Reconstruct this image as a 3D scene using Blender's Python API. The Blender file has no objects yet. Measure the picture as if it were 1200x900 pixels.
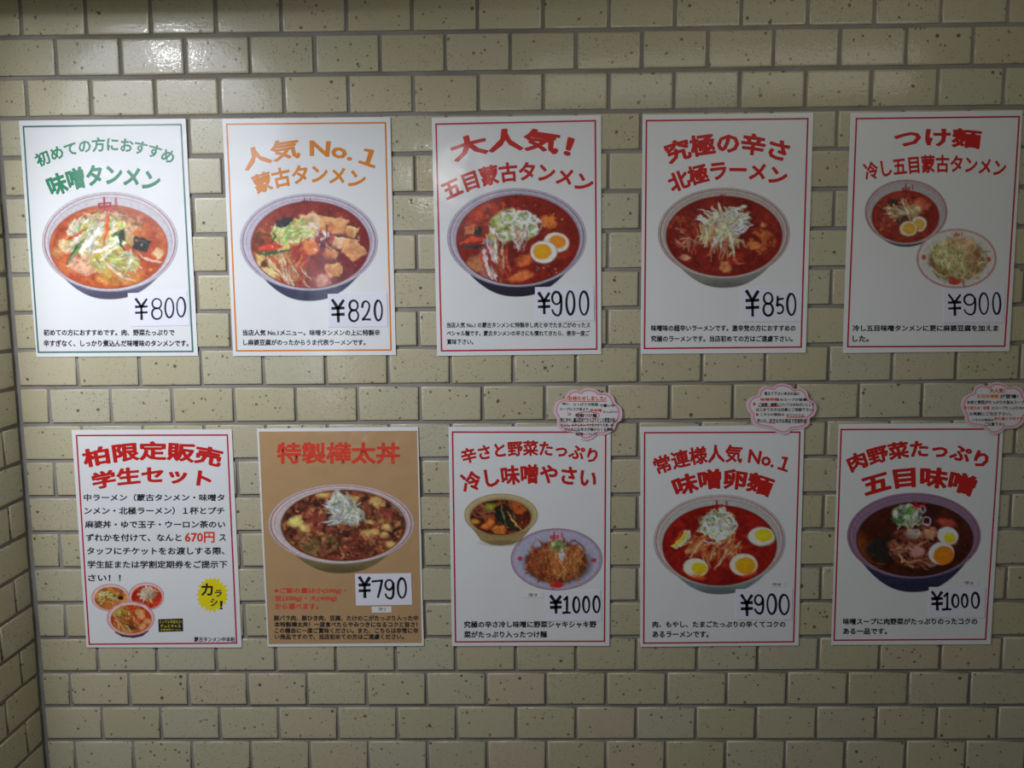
import bpy, math, random
import numpy as np
from mathutils import Matrix, Vector

S = bpy.context.scene
COL = S.collection
random.seed(7)

# ------------------------------------------------------------------ camera
TW = 0.114                      # tile pitch along the wall (108 mm tile + 6 mm joint)
TH = TW * 0.602555              # course height
F_PX = 1076.56
RX, RY, RZ = 0.127206090, 0.0173753392, -0.00899963180
CU, CV, CD = 8.23153237, 3.55516742 / 0.602555, 14.5490974
V_FLOOR = 28.0
def WX(u): return u * TW
def WZ(v): return (V_FLOOR - v) * TH
CAM = Vector((WX(CU), -CD * TW, WZ(CV)))
def rotm():
    c, s = math.cos, math.sin
    X = np.array([[1, 0, 0], [0, c(RX), -s(RX)], [0, s(RX), c(RX)]])
    Y = np.array([[c(RY), 0, s(RY)], [0, 1, 0], [-s(RY), 0, c(RY)]])
    Z = np.array([[c(RZ), -s(RZ), 0], [s(RZ), c(RZ), 0], [0, 0, 1]])
    return Z @ X @ Y
RM = rotm()
def w2(v): return Vector((v[0], v[2], -v[1]))          # (right, down, forward) -> world
cam = bpy.data.cameras.new('camera')
camo = bpy.data.objects.new('camera', cam)
COL.objects.link(camo)
ax, ay, az = w2(RM[0]), -w2(RM[1]), -w2(RM[2])
M = Matrix((ax, ay, az)).transposed().to_4x4()
M.translation = CAM
camo.matrix_world = M
cam.sensor_width = 36
cam.lens = F_PX / 1200 * 36
cam.clip_start = 0.05
S.camera = camo

def ray(px, py):
    d = RM.T @ np.array([(px - 600) / F_PX, (py - 450) / F_PX, 1.0])
    return w2(d)
def at(px, py):                                        # picture point -> (x, z) on the tile face plane y = 0
    d = ray(px, py)
    t = -CAM.y / d.y
    p = CAM + d * t
    return (p.x, p.z)
def project(x, y, z):
    p = Vector((x, y, z)) - CAM
    q = RM @ np.array([p.x, -p.z, p.y])
    return 600 + F_PX * q[0] / q[2], 450 + F_PX * q[1] / q[2]

# ------------------------------------------------------------------ light
S.view_settings.view_transform = 'Standard'
S.view_settings.look = 'None'
S.view_settings.gamma = 1
S.view_settings.use_curve_mapping = False
S.view_settings.exposure = 0.0
wd = bpy.data.worlds.new('world'); S.world = wd
wd.use_nodes = True
wd.node_tree.nodes['Background'].inputs[0].default_value = (1.0, 0.965, 0.76, 1)
wd.node_tree.nodes['Background'].inputs[1].default_value = 0.058

def area(name, loc, target, sx, sy, power, col, spread=180):
    l = bpy.data.lights.new(name, 'AREA'); l.shape = 'RECTANGLE'
    l.size = sx; l.size_y = sy; l.energy = power; l.color = col; l.spread = math.radians(spread)
    o = bpy.data.objects.new(name, l); COL.objects.link(o)
    o.location = loc
    o.rotation_euler = (Vector(target) - Vector(loc)).to_track_quat('-Z', 'Y').to_euler()
    return o
def mirror(px, py, dist):                              # where a lamp must stand to glint at this point of the wall
    x, z = at(px, py)
    t = dist / -CAM.y
    return Vector((x + (x - CAM.x) * t, -dist, z + (z - CAM.z) * t))
pl = bpy.data.lights.new('lamp', 'SPOT'); pl.energy = 40; pl.color = (0.94, 0.975, 1.09); pl.shadow_soft_size = 0.28
pl.spot_size = math.radians(160); pl.spot_blend = 0.35
plo = bpy.data.objects.new('lamp', pl); COL.objects.link(plo); plo.location = (0.02, -0.78, WZ(0) - 0.05)
plo.rotation_euler = Vector((0.10, 0.16, -1)).to_track_quat('-Z', 'Y').to_euler()
area('small_lamp', mirror(203, 63, 0.9), (0.31, 0, WZ(2)), 0.055, 0.035, 0.75, (0.96, 0.98, 1.0))
area('upper_right_fill', (1.4, -0.62, WZ(0) + 0.04), (1.35, 0, WZ(0.6)), 0.9, 0.1, 0.7, (1.0, 0.98, 0.9))  # added fill light, no real fixture: brightens the top courses at right
area('doorway_light', mirror(385, 380, 2.6), (0.7, 0, WZ(9)), 0.16, 0.75, 2.0, (0.8, 0.88, 1.0))
area('corridor_lamp', mirror(522, 212, 3.5), (0.8, 0, WZ(5)), 0.22, 0.2, 3.0, (1.0, 0.98, 0.95))

# ------------------------------------------------------------------ materials
def lin(c):
    c = np.asarray(c, float) / 255.0
    return np.where(c <= 0.04045, c / 12.92, ((c + 0.055) / 1.055) ** 2.4)
def new_mat(name):
    m = bpy.data.materials.new(name); m.use_nodes = True
    nt = m.node_tree; b = nt.nodes['Principled BSDF']
    return m, nt, b
def N(nt, t, **kw):
    n = nt.nodes.new(t)
    for k, v in kw.items(): setattr(n, k, v)
    return n
def math_node(nt, op, a, b=None, clamp=False):
    n = N(nt, 'ShaderNodeMath', operation=op, use_clamp=clamp)
    for i, v in enumerate((a, b)):
        if v is None: continue
        if isinstance(v, (int, float)): n.inputs[i].default_value = v
        else: nt.links.new(v, n.inputs[i])
    return n.outputs[0]
def mixc(nt, fac, a, b, mode='MIX'):
    n = N(nt, 'ShaderNodeMix', data_type='RGBA', blend_type=mode)
    for sock, v in ((n.inputs[0], fac), (n.inputs[6], a), (n.inputs[7], b)):
        if isinstance(v, (int, float)): sock.default_value = v
        elif isinstance(v, tuple): sock.default_value = (*v, 1) if len(v) == 3 else v
        else: nt.links.new(v, sock)
    return n.outputs[2]

def tile_material():
    m, nt, b = new_mat('glazed_tile')
    geo = N(nt, 'ShaderNodeNewGeometry'); info = N(nt, 'ShaderNodeObjectInfo')
    pos = geo.outputs['Position']
    r = math_node(nt, 'FRACT', math_node(nt, 'ADD', info.outputs['Random'], geo.outputs['Random Per Island']))
    ramp = N(nt, 'ShaderNodeValToRGB'); nt.links.new(r, ramp.inputs[0])
    e = ramp.color_ramp.elements
    e[0].position = 0; e[0].color = (0.475, 0.446, 0.295, 1)
    e[1].position = 1; e[1].color = (0.53, 0.495, 0.338, 1)
    for p, c in ((0.3, (0.515, 0.468, 0.295, 1)), (0.55, (0.51, 0.49, 0.35, 1)), (0.8, (0.53, 0.472, 0.32, 1))):
        k = e.new(p); k.color = c
    # soft mottle in the glaze
    n1 = N(nt, 'ShaderNodeTexNoise'); n1.inputs['Scale'].default_value = 45; n1.inputs['Detail'].default_value = 4
    nt.links.new(pos, n1.inputs['Vector'])
    base = mixc(nt, math_node(nt, 'MULTIPLY', n1.outputs[0], 0.22), ramp.outputs[0], (0.42, 0.36, 0.22))
    # iron specks: two sizes, in drifts
    drift = N(nt, 'ShaderNodeTexNoise'); drift.inputs['Scale'].default_value = 22; nt.links.new(pos, drift.inputs['Vector'])
    col = base
    for sc, thr, dens, c in ((140, 0.36, 0.50, (0.15, 0.105, 0.05)), (80, 0.26, 0.60, (0.07, 0.05, 0.022)), (290, 0.36, 0.50, (0.24, 0.19, 0.10))):
        wob = N(nt, 'ShaderNodeTexNoise'); wob.inputs['Scale'].default_value = 260; nt.links.new(pos, wob.inputs['Vector'])
        vm = N(nt, 'ShaderNodeVectorMath', operation='MULTIPLY_ADD'); nt.links.new(wob.outputs['Color'], vm.inputs[0])
        vm.inputs[1].default_value = (0.0035,) * 3; nt.links.new(pos, vm.inputs[2])
        vo = N(nt, 'ShaderNodeTexVoronoi'); vo.inputs['Scale'].default_value = sc; nt.links.new(vm.outputs[0], vo.inputs['Vector'])
        sx = N(nt, 'ShaderNodeSeparateColor'); nt.links.new(vo.outputs['Color'], sx.inputs[0])
        pick = math_node(nt, 'GREATER_THAN', math_node(nt, 'ADD', sx.outputs[0], math_node(nt, 'MULTIPLY', math_node(nt, 'SUBTRACT', drift.outputs[0], 0.5), 1.1)), dens + 0.12)
        rad = math_node(nt, 'MULTIPLY', sx.outputs[1], thr * 1.3)
        edge = math_node(nt, 'MULTIPLY', math_node(nt, 'SUBTRACT', rad, vo.outputs['Distance']), 14, clamp=True)
        col = mixc(nt, math_node(nt, 'MULTIPLY', math_node(nt, 'MULTIPLY', edge, pick), 0.85), col, c)
    nt.links.new(col, b.inputs['Base Color'])
    b.inputs['Roughness'].default_value = 0.4; b.inputs['Specular IOR Level'].default_value = 0.35
    b.inputs['Coat Weight'].default_value = 0.4; b.inputs['Coat Roughness'].default_value = 0.07
    n2 = N(nt, 'ShaderNodeTexNoise'); n2.inputs['Scale'].default_value = 190; n2.inputs['Detail'].default_value = 2
    nt.links.new(pos, n2.inputs['Vector'])
    n3 = N(nt, 'ShaderNodeTexNoise'); n3.inputs['Scale'].default_value = 30; nt.links.new(pos, n3.inputs['Vector'])
    bu = N(nt, 'ShaderNodeBump'); bu.inputs['Strength'].default_value = 0.5; bu.inputs['Distance'].default_value = 0.00045
    nt.links.new(math_node(nt, 'ADD', n2.outputs[0], math_node(nt, 'MULTIPLY', n3.outputs[0], 1.5)), bu.inputs['Height'])
    nt.links.new(bu.outputs[0], b.inputs['Normal']); nt.links.new(bu.outputs[0], b.inputs['Coat Normal'])
    return m
def grout_material():
    m, nt, b = new_mat('grout')
    geo = N(nt, 'ShaderNodeNewGeometry')
    n = N(nt, 'ShaderNodeTexNoise'); n.inputs['Scale'].default_value = 9; n.inputs['Detail'].default_value = 6
    nt.links.new(geo.outputs['Position'], n.inputs['Vector'])
    f = math_node(nt, 'MULTIPLY', math_node(nt, 'SUBTRACT', n.outputs[0], 0.3), 2.2, clamp=True)
    nt.links.new(mixc(nt, f, (0.21, 0.192, 0.168), (0.335, 0.31, 0.278)), b.inputs['Base Color'])
    b.inputs['Roughness'].default_value = 0.9
    n2 = N(nt, 'ShaderNodeTexNoise'); n2.inputs['Scale'].default_value = 600; nt.links.new(geo.outputs['Position'], n2.inputs['Vector'])
    bu = N(nt, 'ShaderNodeBump'); bu.inputs['Strength'].default_value = 0.5; bu.inputs['Distance'].default_value = 0.0008
    nt.links.new(n2.outputs[0], bu.inputs['Height']); nt.links.new(bu.outputs[0], b.inputs['Normal'])
    return m
def print_mat(name, color=None, rough=0.38, bump=0.25, attr=None, spec=0.3, scale=16):
    m, nt, b = new_mat(name)
    geo = N(nt, 'ShaderNodeNewGeometry')
    if attr:
        a = N(nt, 'ShaderNodeAttribute', attribute_name=attr); nt.links.new(a.outputs['Color'], b.inputs['Base Color'])
    else:
        b.inputs['Base Color'].default_value = (*color, 1)
    b.inputs['Roughness'].default_value = rough
    b.inputs['Specular IOR Level'].default_value = spec
    if rough < .4: b.inputs['Coat Weight'].default_value = 0.55; b.inputs['Coat Roughness'].default_value = 0.13
    n = N(nt, 'ShaderNodeTexNoise'); n.inputs['Scale'].default_value = scale; n.inputs['Detail'].default_value = 1.5
    nt.links.new(geo.outputs['Position'], n.inputs['Vector'])
    bu = N(nt, 'ShaderNodeBump'); bu.inputs['Strength'].default_value = bump; bu.inputs['Distance'].default_value = 0.004
    nt.links.new(n.outputs[0], bu.inputs['Height']); nt.links.new(bu.outputs[0], b.inputs['Normal']); nt.links.new(bu.outputs[0], b.inputs['Coat Normal'])
    return m
MT, MG = tile_material(), grout_material()
WHITE = (0.80, 0.81, 0.805)
PAPER = print_mat('laminated_paper', WHITE)
PIC = print_mat('printed_picture', attr='Col')
INK = {'red': print_mat('red_ink', (0.58, 0.016, 0.014)), 'darkred': print_mat('crimson_ink', (0.50, 0.012, 0.035)),
       'green': print_mat('green_ink', (0.008, 0.22, 0.095)), 'teal': print_mat('dark_green_ink', (0.03, 0.17, 0.13)),
       'orange': print_mat('orange_ink', (0.72, 0.225, 0.004)), 'black': print_mat('black_ink', (0.018, 0.018, 0.024)),
       'vermilion': print_mat('vermilion_ink', (0.72, 0.06, 0.03)), 'yellow': print_mat('yellow_ink', (0.85, 0.72, 0.01)),
       'gray': print_mat('grey_ink', (0.09, 0.09, 0.09))}
TAN = print_mat('tan_print', (0.50, 0.315, 0.155), bump=0.5, rough=0.26, scale=24)
CARD = print_mat('white_card', (0.80, 0.80, 0.88), rough=0.5, bump=0.1)
MARKER = print_mat('black_marker', (0.012, 0.012, 0.018), rough=0.5, bump=0.1)
LABELP = print_mat('label_paper', (0.80, 0.80, 0.79), rough=0.6, bump=0.1)
NOTE = print_mat('pale_pink_card', (0.80, 0.58, 0.63), rough=0.5, bump=0.1)
NOTEIN = print_mat('note_white', (0.78, 0.75, 0.75), rough=0.5, bump=0.1)
PINK = print_mat('pink_ink', (0.72, 0.22, 0.34), rough=0.5, bump=0.1)

# ------------------------------------------------------------------ helpers
def mesh_obj(name, verts, faces, mat, parent=None, smooth=False):
    me = bpy.data.meshes.new(name)
    me.from_pydata([tuple(v) for v in verts], [], faces)
    me.materials.append(mat)
    if smooth: me.polygons.foreach_set('use_smooth', [True] * len(me.polygons))
    me.update()
    o = bpy.data.objects.new(name, me); COL.objects.link(o)
    if parent: o.parent = parent
    return o
def box(name, x0, x1, y0, y1, z0, z1, mat, parent=None):
    v = [(x, y, z) for x in (x0, x1) for y in (y0, y1) for z in (z0, z1)]
    f = [(0, 1, 3, 2), (4, 6, 7, 5), (0, 4, 5, 1), (2, 3, 7, 6), (0, 2, 6, 4), (1, 5, 7, 3)]
    return mesh_obj(name, v, f, mat, parent)

# ------------------------------------------------------------------ the setting
# poster outlines in the photograph: TL TR BR BL
QUAD = {1: [(23, 142), (219, 139), (232, 416), (42, 419)], 2: [(261, 140), (458, 138), (464, 415), (273, 417)],
        3: [(506, 138), (704, 135), (705, 415), (512, 417)], 4: [(753, 135), (952, 133), (944, 413), (751, 414)],
        5: [(997, 132), (1195, 131), (1183, 411), (988, 413)], 6: [(85, 503), (273, 502), (283, 758), (101, 760)],
        7: [(301, 502), (491, 501), (497, 755), (313, 758)], 8: [(526, 500), (716, 499), (713, 756), (530, 757)],
        9: [(750, 500), (942, 499), (936, 755), (750, 757)], 10: [(983, 497), (1175, 497), (1161, 753), (973, 755)]}
PW, PH = 0.297, 0.420
POST = {}
for k, q in QUAD.items():
    p = np.array([at(*a) for a in q]); c = p.mean(0)
    e = (p[1] - p[0]) + (p[2] - p[3]); ang = math.atan2(e[1], e[0])
    e2 = (p[0] - p[3]) + (p[1] - p[2]); ang2 = math.atan2(-e2[0], e2[1])
    POST[k] = (c[0], c[1], (ang + ang2) / 2)

def tile_verts(L, H):
    """a pressed tile: L long (x), H high (z), face at y = 0, back at y = +0.006, rounded edge"""
    rings = [(0, 0.006), (0, 0.0015), (0.0004, 0.0005), (0.0013, 0.0001), (0.004, 0.0)]
    V, Fc = [], []
    for ins, y in rings:
        V += [(-L/2 + ins, y, -H/2 + ins), (L/2 - ins, y, -H/2 + ins), (L/2 - ins, y, H/2 - ins), (-L/2 + ins, y, H/2 - ins)]
    for r in range(4):
        for i in range(4):
            a, b = r * 4 + i, r * 4 + (i + 1) % 4
            Fc.append((a, b, b + 4, a + 4))
    Fc.append((16, 17, 18, 19))
    return V, Fc
TILE_MESH = {}
def tile_mesh(L):
    key = round(L, 4)
    if key not in TILE_MESH:
        V, Fc = tile_verts(L, TH - 0.0072)
        me = bpy.data.meshes.new('tile'); me.from_pydata(V, [], Fc); me.materials.append(MT)
        me.polygons.foreach_set('use_smooth', [True] * len(me.polygons)); me.update()
        TILE_MESH[key] = me
    return TILE_MESH[key]
JX = 0.006
def hidden(x0, x1, z0, z1):
    for cx, cz, a in POST.values():
        if x0 > cx - PW/2 + 0.004 and x1 < cx + PW/2 - 0.004 and z0 > cz - PH/2 + 0.004 and z1 < cz + PH/2 - 0.004: return True
    return False
def wall_tiles(root, side):
    stuffV, stuffF = [], []
    cand = []
    vmin, vmax = 0, 28
    for c in range(vmin, vmax + 1):
        zc = WZ(c - 0.5)
        if side == 'back':
            umax = 23
            st = [(n, n + 1) for n in range(umax)] if c % 2 else [(0, .5)] + [(n + .5, n + 1.5) for n in range(umax)]
        else:
            st = [(0, .5)] + [(.5, 1.5), (1.5, 1.88)] if c % 2 else [(0, 1), (1, 1.88)]
        for a, b in st:
            ga = JX if a == 0 and side == 'back' else (0.0075 if a == 0 else JX / 2)
            s0, s1 = a * TW + ga, b * TW - JX / 2
            L = s1 - s0; mid = (s0 + s1) / 2
            if abs(L - (TW - JX)) < 0.004 and a > 0: L = TW - JX
            if side == 'back':
                loc = Vector((mid, 0, zc)); rz = 0
                ends = [(s0, 0), (s1, 0)]
            else:
                loc = Vector((0, -mid, zc)); rz = math.pi / 2
                ends = [(0, -s0), (0, -s1)]
            rot = Matrix.Rotation(rz, 4, 'Z') @ Matrix.Rotation(math.radians(random.gauss(0, .18)), 4, 'X') @ Matrix.Rotation(math.radians(random.gauss(0, .14)), 4, 'Z') @ Matrix.Rotation(math.radians(random.gauss(0, .12)), 4, 'Y')
            loc += Vector((random.gauss(0, .0003), random.gauss(0, .00018), random.gauss(0, .0003)))
            m = Matrix.Translation(loc) @ rot
            vis = False
            for ex, ey in ends:
                for dz in (-.03, .03):
                    X, Y = project(ex, ey, zc + dz)
                    vis |= -2 < X < 1202 and -2 < Y < 902
            if side == 'back' and hidden(s0, s1, zc - .031, zc + .031): vis = False
            cand.append((vis, m, L))
    near = [t for t in cand if t[0]]
    if len(near) > 300:
        near = near[:300]
    ids = {id(t) for t in near}
    for t in cand:
        if id(t) in ids:
            o = bpy.data.objects.new('tile', tile_mesh(t[2])); COL.objects.link(o)
            o.parent = root; o.matrix_world = t[1]
        else:
            V, Fc = tile_verts(t[2], TH - 0.0072); k = len(stuffV)
            stuffV += [tuple(t[1] @ Vector(v)) for v in V]; stuffF += [tuple(i + k for i in f) for f in Fc]
    o = mesh_obj('tile_field', stuffV, stuffF, MT, root, True); o['kind'] = 'stuff'
    print('tiles', side, len(near), len(cand))
XR = 23 * TW
ZTOP = WZ(-0.93)
wb = box('wall_back', -0.12, XR, 0.0032, 0.14, 0, ZTOP + 0.5, MG); wb['kind'] = 'structure'
wall_tiles(wb, 'back')
wl = box('wall_left', -0.12, -0.0032, -0.22, 0.0032, 0, ZTOP + 0.5, MG); wl['kind'] = 'structure'
wall_tiles(wl, 'left')
plaster, nt, b = new_mat('painted_board'); b.inputs['Base Color'].default_value = (0.6, 0.6, 0.58, 1); b.inputs['Roughness'].default_value = 0.7
n = N(nt, 'ShaderNodeTexNoise'); n.inputs['Scale'].default_value = 80
bu = N(nt, 'ShaderNodeBump'); bu.inputs['Strength'].default_value = .15; nt.links.new(n.outputs[0], bu.inputs['Height']); nt.links.new(bu.outputs[0], b.inputs['Normal'])
so = box('ceiling', -0.12, XR, -0.18, 0.0036, ZTOP, ZTOP + 0.5, plaster); so['kind'] = 'structure'
fm, nt, b = new_mat('floor_tile'); b.inputs['Roughness'].default_value = 0.4
br = N(nt, 'ShaderNodeTexBrick'); br.offset = 0; br.inputs['Scale'].default_value = 3.3; br.inputs['Brick Width'].default_value = 1; br.inputs['Row Height'].default_value = 1
br.inputs['Mortar Size'].default_value = 0.01
br.inputs['Color1'].default_value = (0.3, 0.29, 0.26, 1); br.inputs['Color2'].default_value = (0.27, 0.26, 0.235, 1); br.inputs['Mortar'].default_value = (0.15, 0.14, 0.13, 1)
tc = N(nt, 'ShaderNodeNewGeometry'); nt.links.new(tc.outputs['Position'], br.inputs['Vector']); nt.links.new(br.outputs[0], b.inputs['Base Color'])
fl = box('floor', -1.5, XR + 0.5, -4.0, 0.14, -0.1, 0, fm); fl['kind'] = 'structure'

# ------------------------------------------------------------------ lettering
TXT = {}
LIFT = {}
def text_poly(s, bold=0.0, res=2):
    """outline glyphs of s as (verts in a 0..1 box, faces); bold thickens every outline by that share of the em"""
    key = (s, bold)
    if key in TXT: return TXT[key]
    cu = bpy.data.curves.new('lettering', 'FONT'); cu.body = s; cu.size = 1; cu.resolution_u = res
    cu.fill_mode = 'FRONT'
    o = bpy.data.objects.new('lettering', cu); COL.objects.link(o)
    dg = bpy.context.evaluated_depsgraph_get(); ev = o.evaluated_get(dg); me = ev.to_mesh()
    V = np.zeros(len(me.vertices) * 3); me.vertices.foreach_get('co', V); V = V.reshape(-1, 3)[:, :2].copy()
    Fc = [tuple(p.vertices) for p in me.polygons]
    ev.to_mesh_clear(); bpy.data.objects.remove(o); bpy.data.curves.remove(cu)
    if bold > 0 and Fc:
        cnt = {}
        for f in Fc:
            for i in range(len(f)):
                e = (f[i], f[(i + 1) % len(f)]); r = (e[1], e[0])
                if r in cnt: cnt[r] = 0
                elif (min(e), max(e)) in cnt: pass
                else: cnt[e] = 1
        E = np.array([e for e, c in cnt.items() if c == 1])
        A, B = V[E[:, 0]], V[E[:, 1]]; d = B - A; L = np.linalg.norm(d, axis=1, keepdims=True); ok = L[:, 0] > 1e-6
        A, B, d = A[ok], B[ok], (d / np.maximum(L, 1e-9))[ok]
        nn = np.stack([-d[:, 1], d[:, 0]], 1) * bold; ex = d * bold * .55
        k = len(V)
        Q = np.stack([A - ex - nn, B + ex - nn, B + ex + nn, A - ex + nn], 1).reshape(-1, 2)
        D = np.concatenate([np.full(k, 5e-5), np.repeat((np.arange(len(A)) % 60) * 5e-7, 4)])
        V = np.vstack([V, Q]); Fc = Fc + [(k + 4*i, k + 4*i + 1, k + 4*i + 2, k + 4*i + 3) for i in range(len(A))]
    if len(V):
        mn, mx = V.min(0), V.max(0); V = (V - mn) / np.maximum(mx - mn, 1e-6)
    if not (bold > 0 and Fc): D = np.zeros(len(V))
    LIFT[key] = D
    TXT[key] = (V, Fc)
    return TXT[key]
class Sheet:
    """something flat stuck on the wall: traced points -> its own plane, gently waved"""
    def __init__(s, root, cx, cz, ang, off, amp=0.0, seed=0):
        s.root, s.cx, s.cz, s.a, s.off, s.amp = root, cx, cz, ang, off, amp
        r = random.Random(seed); s.ph = [r.uniform(0, 6.28) for _ in range(6)]; s.k = [r.uniform(.7, 1.3) for _ in range(6)]
        s.org, s.sc = (0, 0), 1.0
    def trace(s, ox, oy, sc): s.org, s.sc = (ox, oy), sc; return s
    def loc(s, x, y):
        X, Z = at(s.org[0] + x / s.sc, s.org[1] + y / s.sc)
        X -= s.cx; Z -= s.cz; c, n = math.cos(s.a), math.sin(s.a)
        return (X * c + Z * n, -X * n + Z * c)
    def depth(s, x, z, layer=0):
        if not s.amp: return -layer
        w = (math.sin(13 * s.k[0] * x + s.ph[0]) * math.sin(9 * s.k[1] * z + s.ph[1]) * .6
             + math.sin(24 * s.k[2] * x + 11 * z + s.ph[2]) * .25 + math.sin(21 * s.k[3] * z - 8 * x + s.ph[3]) * .3)
        return -(s.amp * (w + 1.15) + layer)
    def put(s, name, pts, faces, mat, layer, parent=None, lift=None):
        """pts: local (x, z)"""
        V = [(x, s.depth(x, z, layer) - (0 if lift is None else lift[i]), z) for i, (x, z) in enumerate(pts)]
        me = bpy.data.meshes.new(name); me.from_pydata(V, [], faces); me.materials.append(mat); me.update()
        # every face must look at the viewer (-y)
        if len(me.polygons):
            nn = np.zeros(len(me.polygons) * 3); me.polygons.foreach_get('normal', nn)
            bad = nn.reshape(-1, 3)[:, 1] > 0
            if bad.any():
                me = bpy.data.meshes.new(name); me.from_pydata(V, [], [tuple(reversed(f)) if w else f for f, w in zip(faces, bad)])
                me.materials.append(mat); me.update()
        me.polygons.foreach_set('use_smooth', [True] * len(me.polygons))
        o = bpy.data.objects.new(name, me); COL.objects.link(o); o.parent = parent or s.root
        return o
    def arc(s, name, txt, L, Mi, R_, h, mat, bold=0.03, layer=.00012, k=1.0):
        """a line of lettering on a curve: L, Mi, R_ are traced points under the line, h its traced height"""
        V, Fc = text_poly(txt, bold)
        u, t = V[:, 0], V[:, 1]
        tm = (Mi[0] - L[0]) / (R_[0] - L[0]); x = L[0] + (R_[0] - L[0]) * u
        # parabola through the three points
        A = np.array([[L[0]**2, L[0], 1], [Mi[0]**2, Mi[0], 1], [R_[0]**2, R_[0], 1]], float)
        a, b_, c = np.linalg.solve(A, np.array([L[1], Mi[1], R_[1]], float))
        y = a * x * x + b_ * x + c; sl = (2 * a * x + b_) * k
        nx, ny = sl / np.sqrt(1 + sl**2), -1 / np.sqrt(1 + sl**2)
        X, Y = x + nx * h * t, y + ny * h * t
        pts = [s.loc(p, q) for p, q in zip(X, Y)]
        return s.put(name, pts, Fc, mat, layer, lift=LIFT[(txt, bold)])
    def lines(s, name, rows, mat, bold=0.012, layer=.00012):
        """rows: (text, x0, x1, ytop, ybottom) joined into one printed block"""
        P, Fc, Lf = [], [], []
        for txt, x0, x1, y0, y1 in rows:
            V, f = text_poly(txt, bold); k = len(P)
            P += [s.loc(x0 + (x1 - x0) * p[0], y1 + (y0 - y1) * p[1]) for p in V]; Lf += list(LIFT[(txt, bold)])
            Fc += [tuple(i + k for i in g) for g in f]
        return s.put(name, P, Fc, mat, layer, lift=Lf)
    def frame(s, q, w, mat, layer=.00008):
        c = [np.array(s.loc(*p)) for p in q]; m = sum(c) / 4
        P, Fc = [], []
        for i in range(4):
            a, b_ = c[i], c[(i + 1) % 4]; n = 24
            ia = a + np.sign(m - a) * w; ib = b_ + np.sign(m - b_) * w
            for j in range(n + 1):
                t = j / n; P += [tuple(a + (b_ - a) * t), tuple(ia + (ib - ia) * t)]
                if j: k = len(P); Fc.append((k - 4, k - 3, k - 1, k - 2))
        return s.put('border', P, Fc, mat, layer)
    def grid(s, name, q, mat, layer, n=28):
        c = [np.array(s.loc(*p)) for p in q]; P = []; Fc = []
        for j in range(n + 1):
            for i in range(n + 1):
                u, v = i / n, j / n
                P.append(tuple((c[0] * (1-u) + c[1] * u) * (1-v) + (c[3] * (1-u) + c[2] * u) * v))
                if i and j: k = len(P) - 1; Fc.append((k, k - 1, k - n - 2, k - n - 1))
        return s.put(name, P, Fc, mat, layer)
    def picture(s, cv, layer=.00006, name='bowl_picture'):
        cv.finish()
        H, W = cv.a.shape[:2]
        ys, xs = np.mgrid[0:H, 0:W]
        X = cv.x0 + (xs + .5) * cv.st; Y = cv.y0 + (ys + .5) * cv.st
        m = cv.m > .004
        fm_ = m[:-1, :-1] | m[1:, :-1] | m[:-1, 1:] | m[1:, 1:]
        use = np.zeros((H, W), bool)
        use[:-1, :-1] |= fm_; use[1:, :-1] |= fm_; use[:-1, 1:] |= fm_; use[1:, 1:] |= fm_
        idx = -np.ones((H, W), int); idx[use] = np.arange(use.sum())
        px = s.org[0] + X[use] / s.sc; py = s.org[1] + Y[use] / s.sc
        d = np.stack([(px - 600) / F_PX, (py - 450) / F_PX, np.ones(len(px))], 1) @ RM
        t = -CAM.y / d[:, 2]; wx = CAM.x + d[:, 0] * t - s.cx; wz = CAM.z - d[:, 1] * t - s.cz
        c, n = math.cos(s.a), math.sin(s.a); lx = wx * c + wz * n; lz = -wx * n + wz * c
        V = np.array([(x, s.depth(x, z, layer), z) for x, z in zip(lx, lz)])
        jj, ii = np.nonzero(fm_)
        Fq = np.stack([idx[jj, ii], idx[jj + 1, ii], idx[jj + 1, ii + 1], idx[jj, ii + 1]], 1)
        me = bpy.data.meshes.new(name)
        me.vertices.add(len(V)); me.vertices.foreach_set('co', V.ravel())
        me.loops.add(len(Fq) * 4); me.loops.foreach_set('vertex_index', Fq.ravel().astype(np.int32))
        me.polygons.add(len(Fq)); me.polygons.foreach_set('loop_start', np.arange(len(Fq), dtype=np.int32) * 4)
        me.polygons.foreach_set('loop_total', np.full(len(Fq), 4, np.int32))
        me.update(calc_edges=True)
        at_ = me.color_attributes.new('Col', 'FLOAT_COLOR', 'POINT')
        rgba = np.ones((len(V), 4), np.float32); rgba[:, :3] = cv.a[use]
        at_.data.foreach_set('color', rgba.ravel())
        me.polygons.foreach_set('use_smooth', [True] * len(me.polygons)); me.materials.append(PIC)
        o = bpy.data.objects.new(name, me); COL.objects.link(o); o.parent = s.root
        return o

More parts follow.
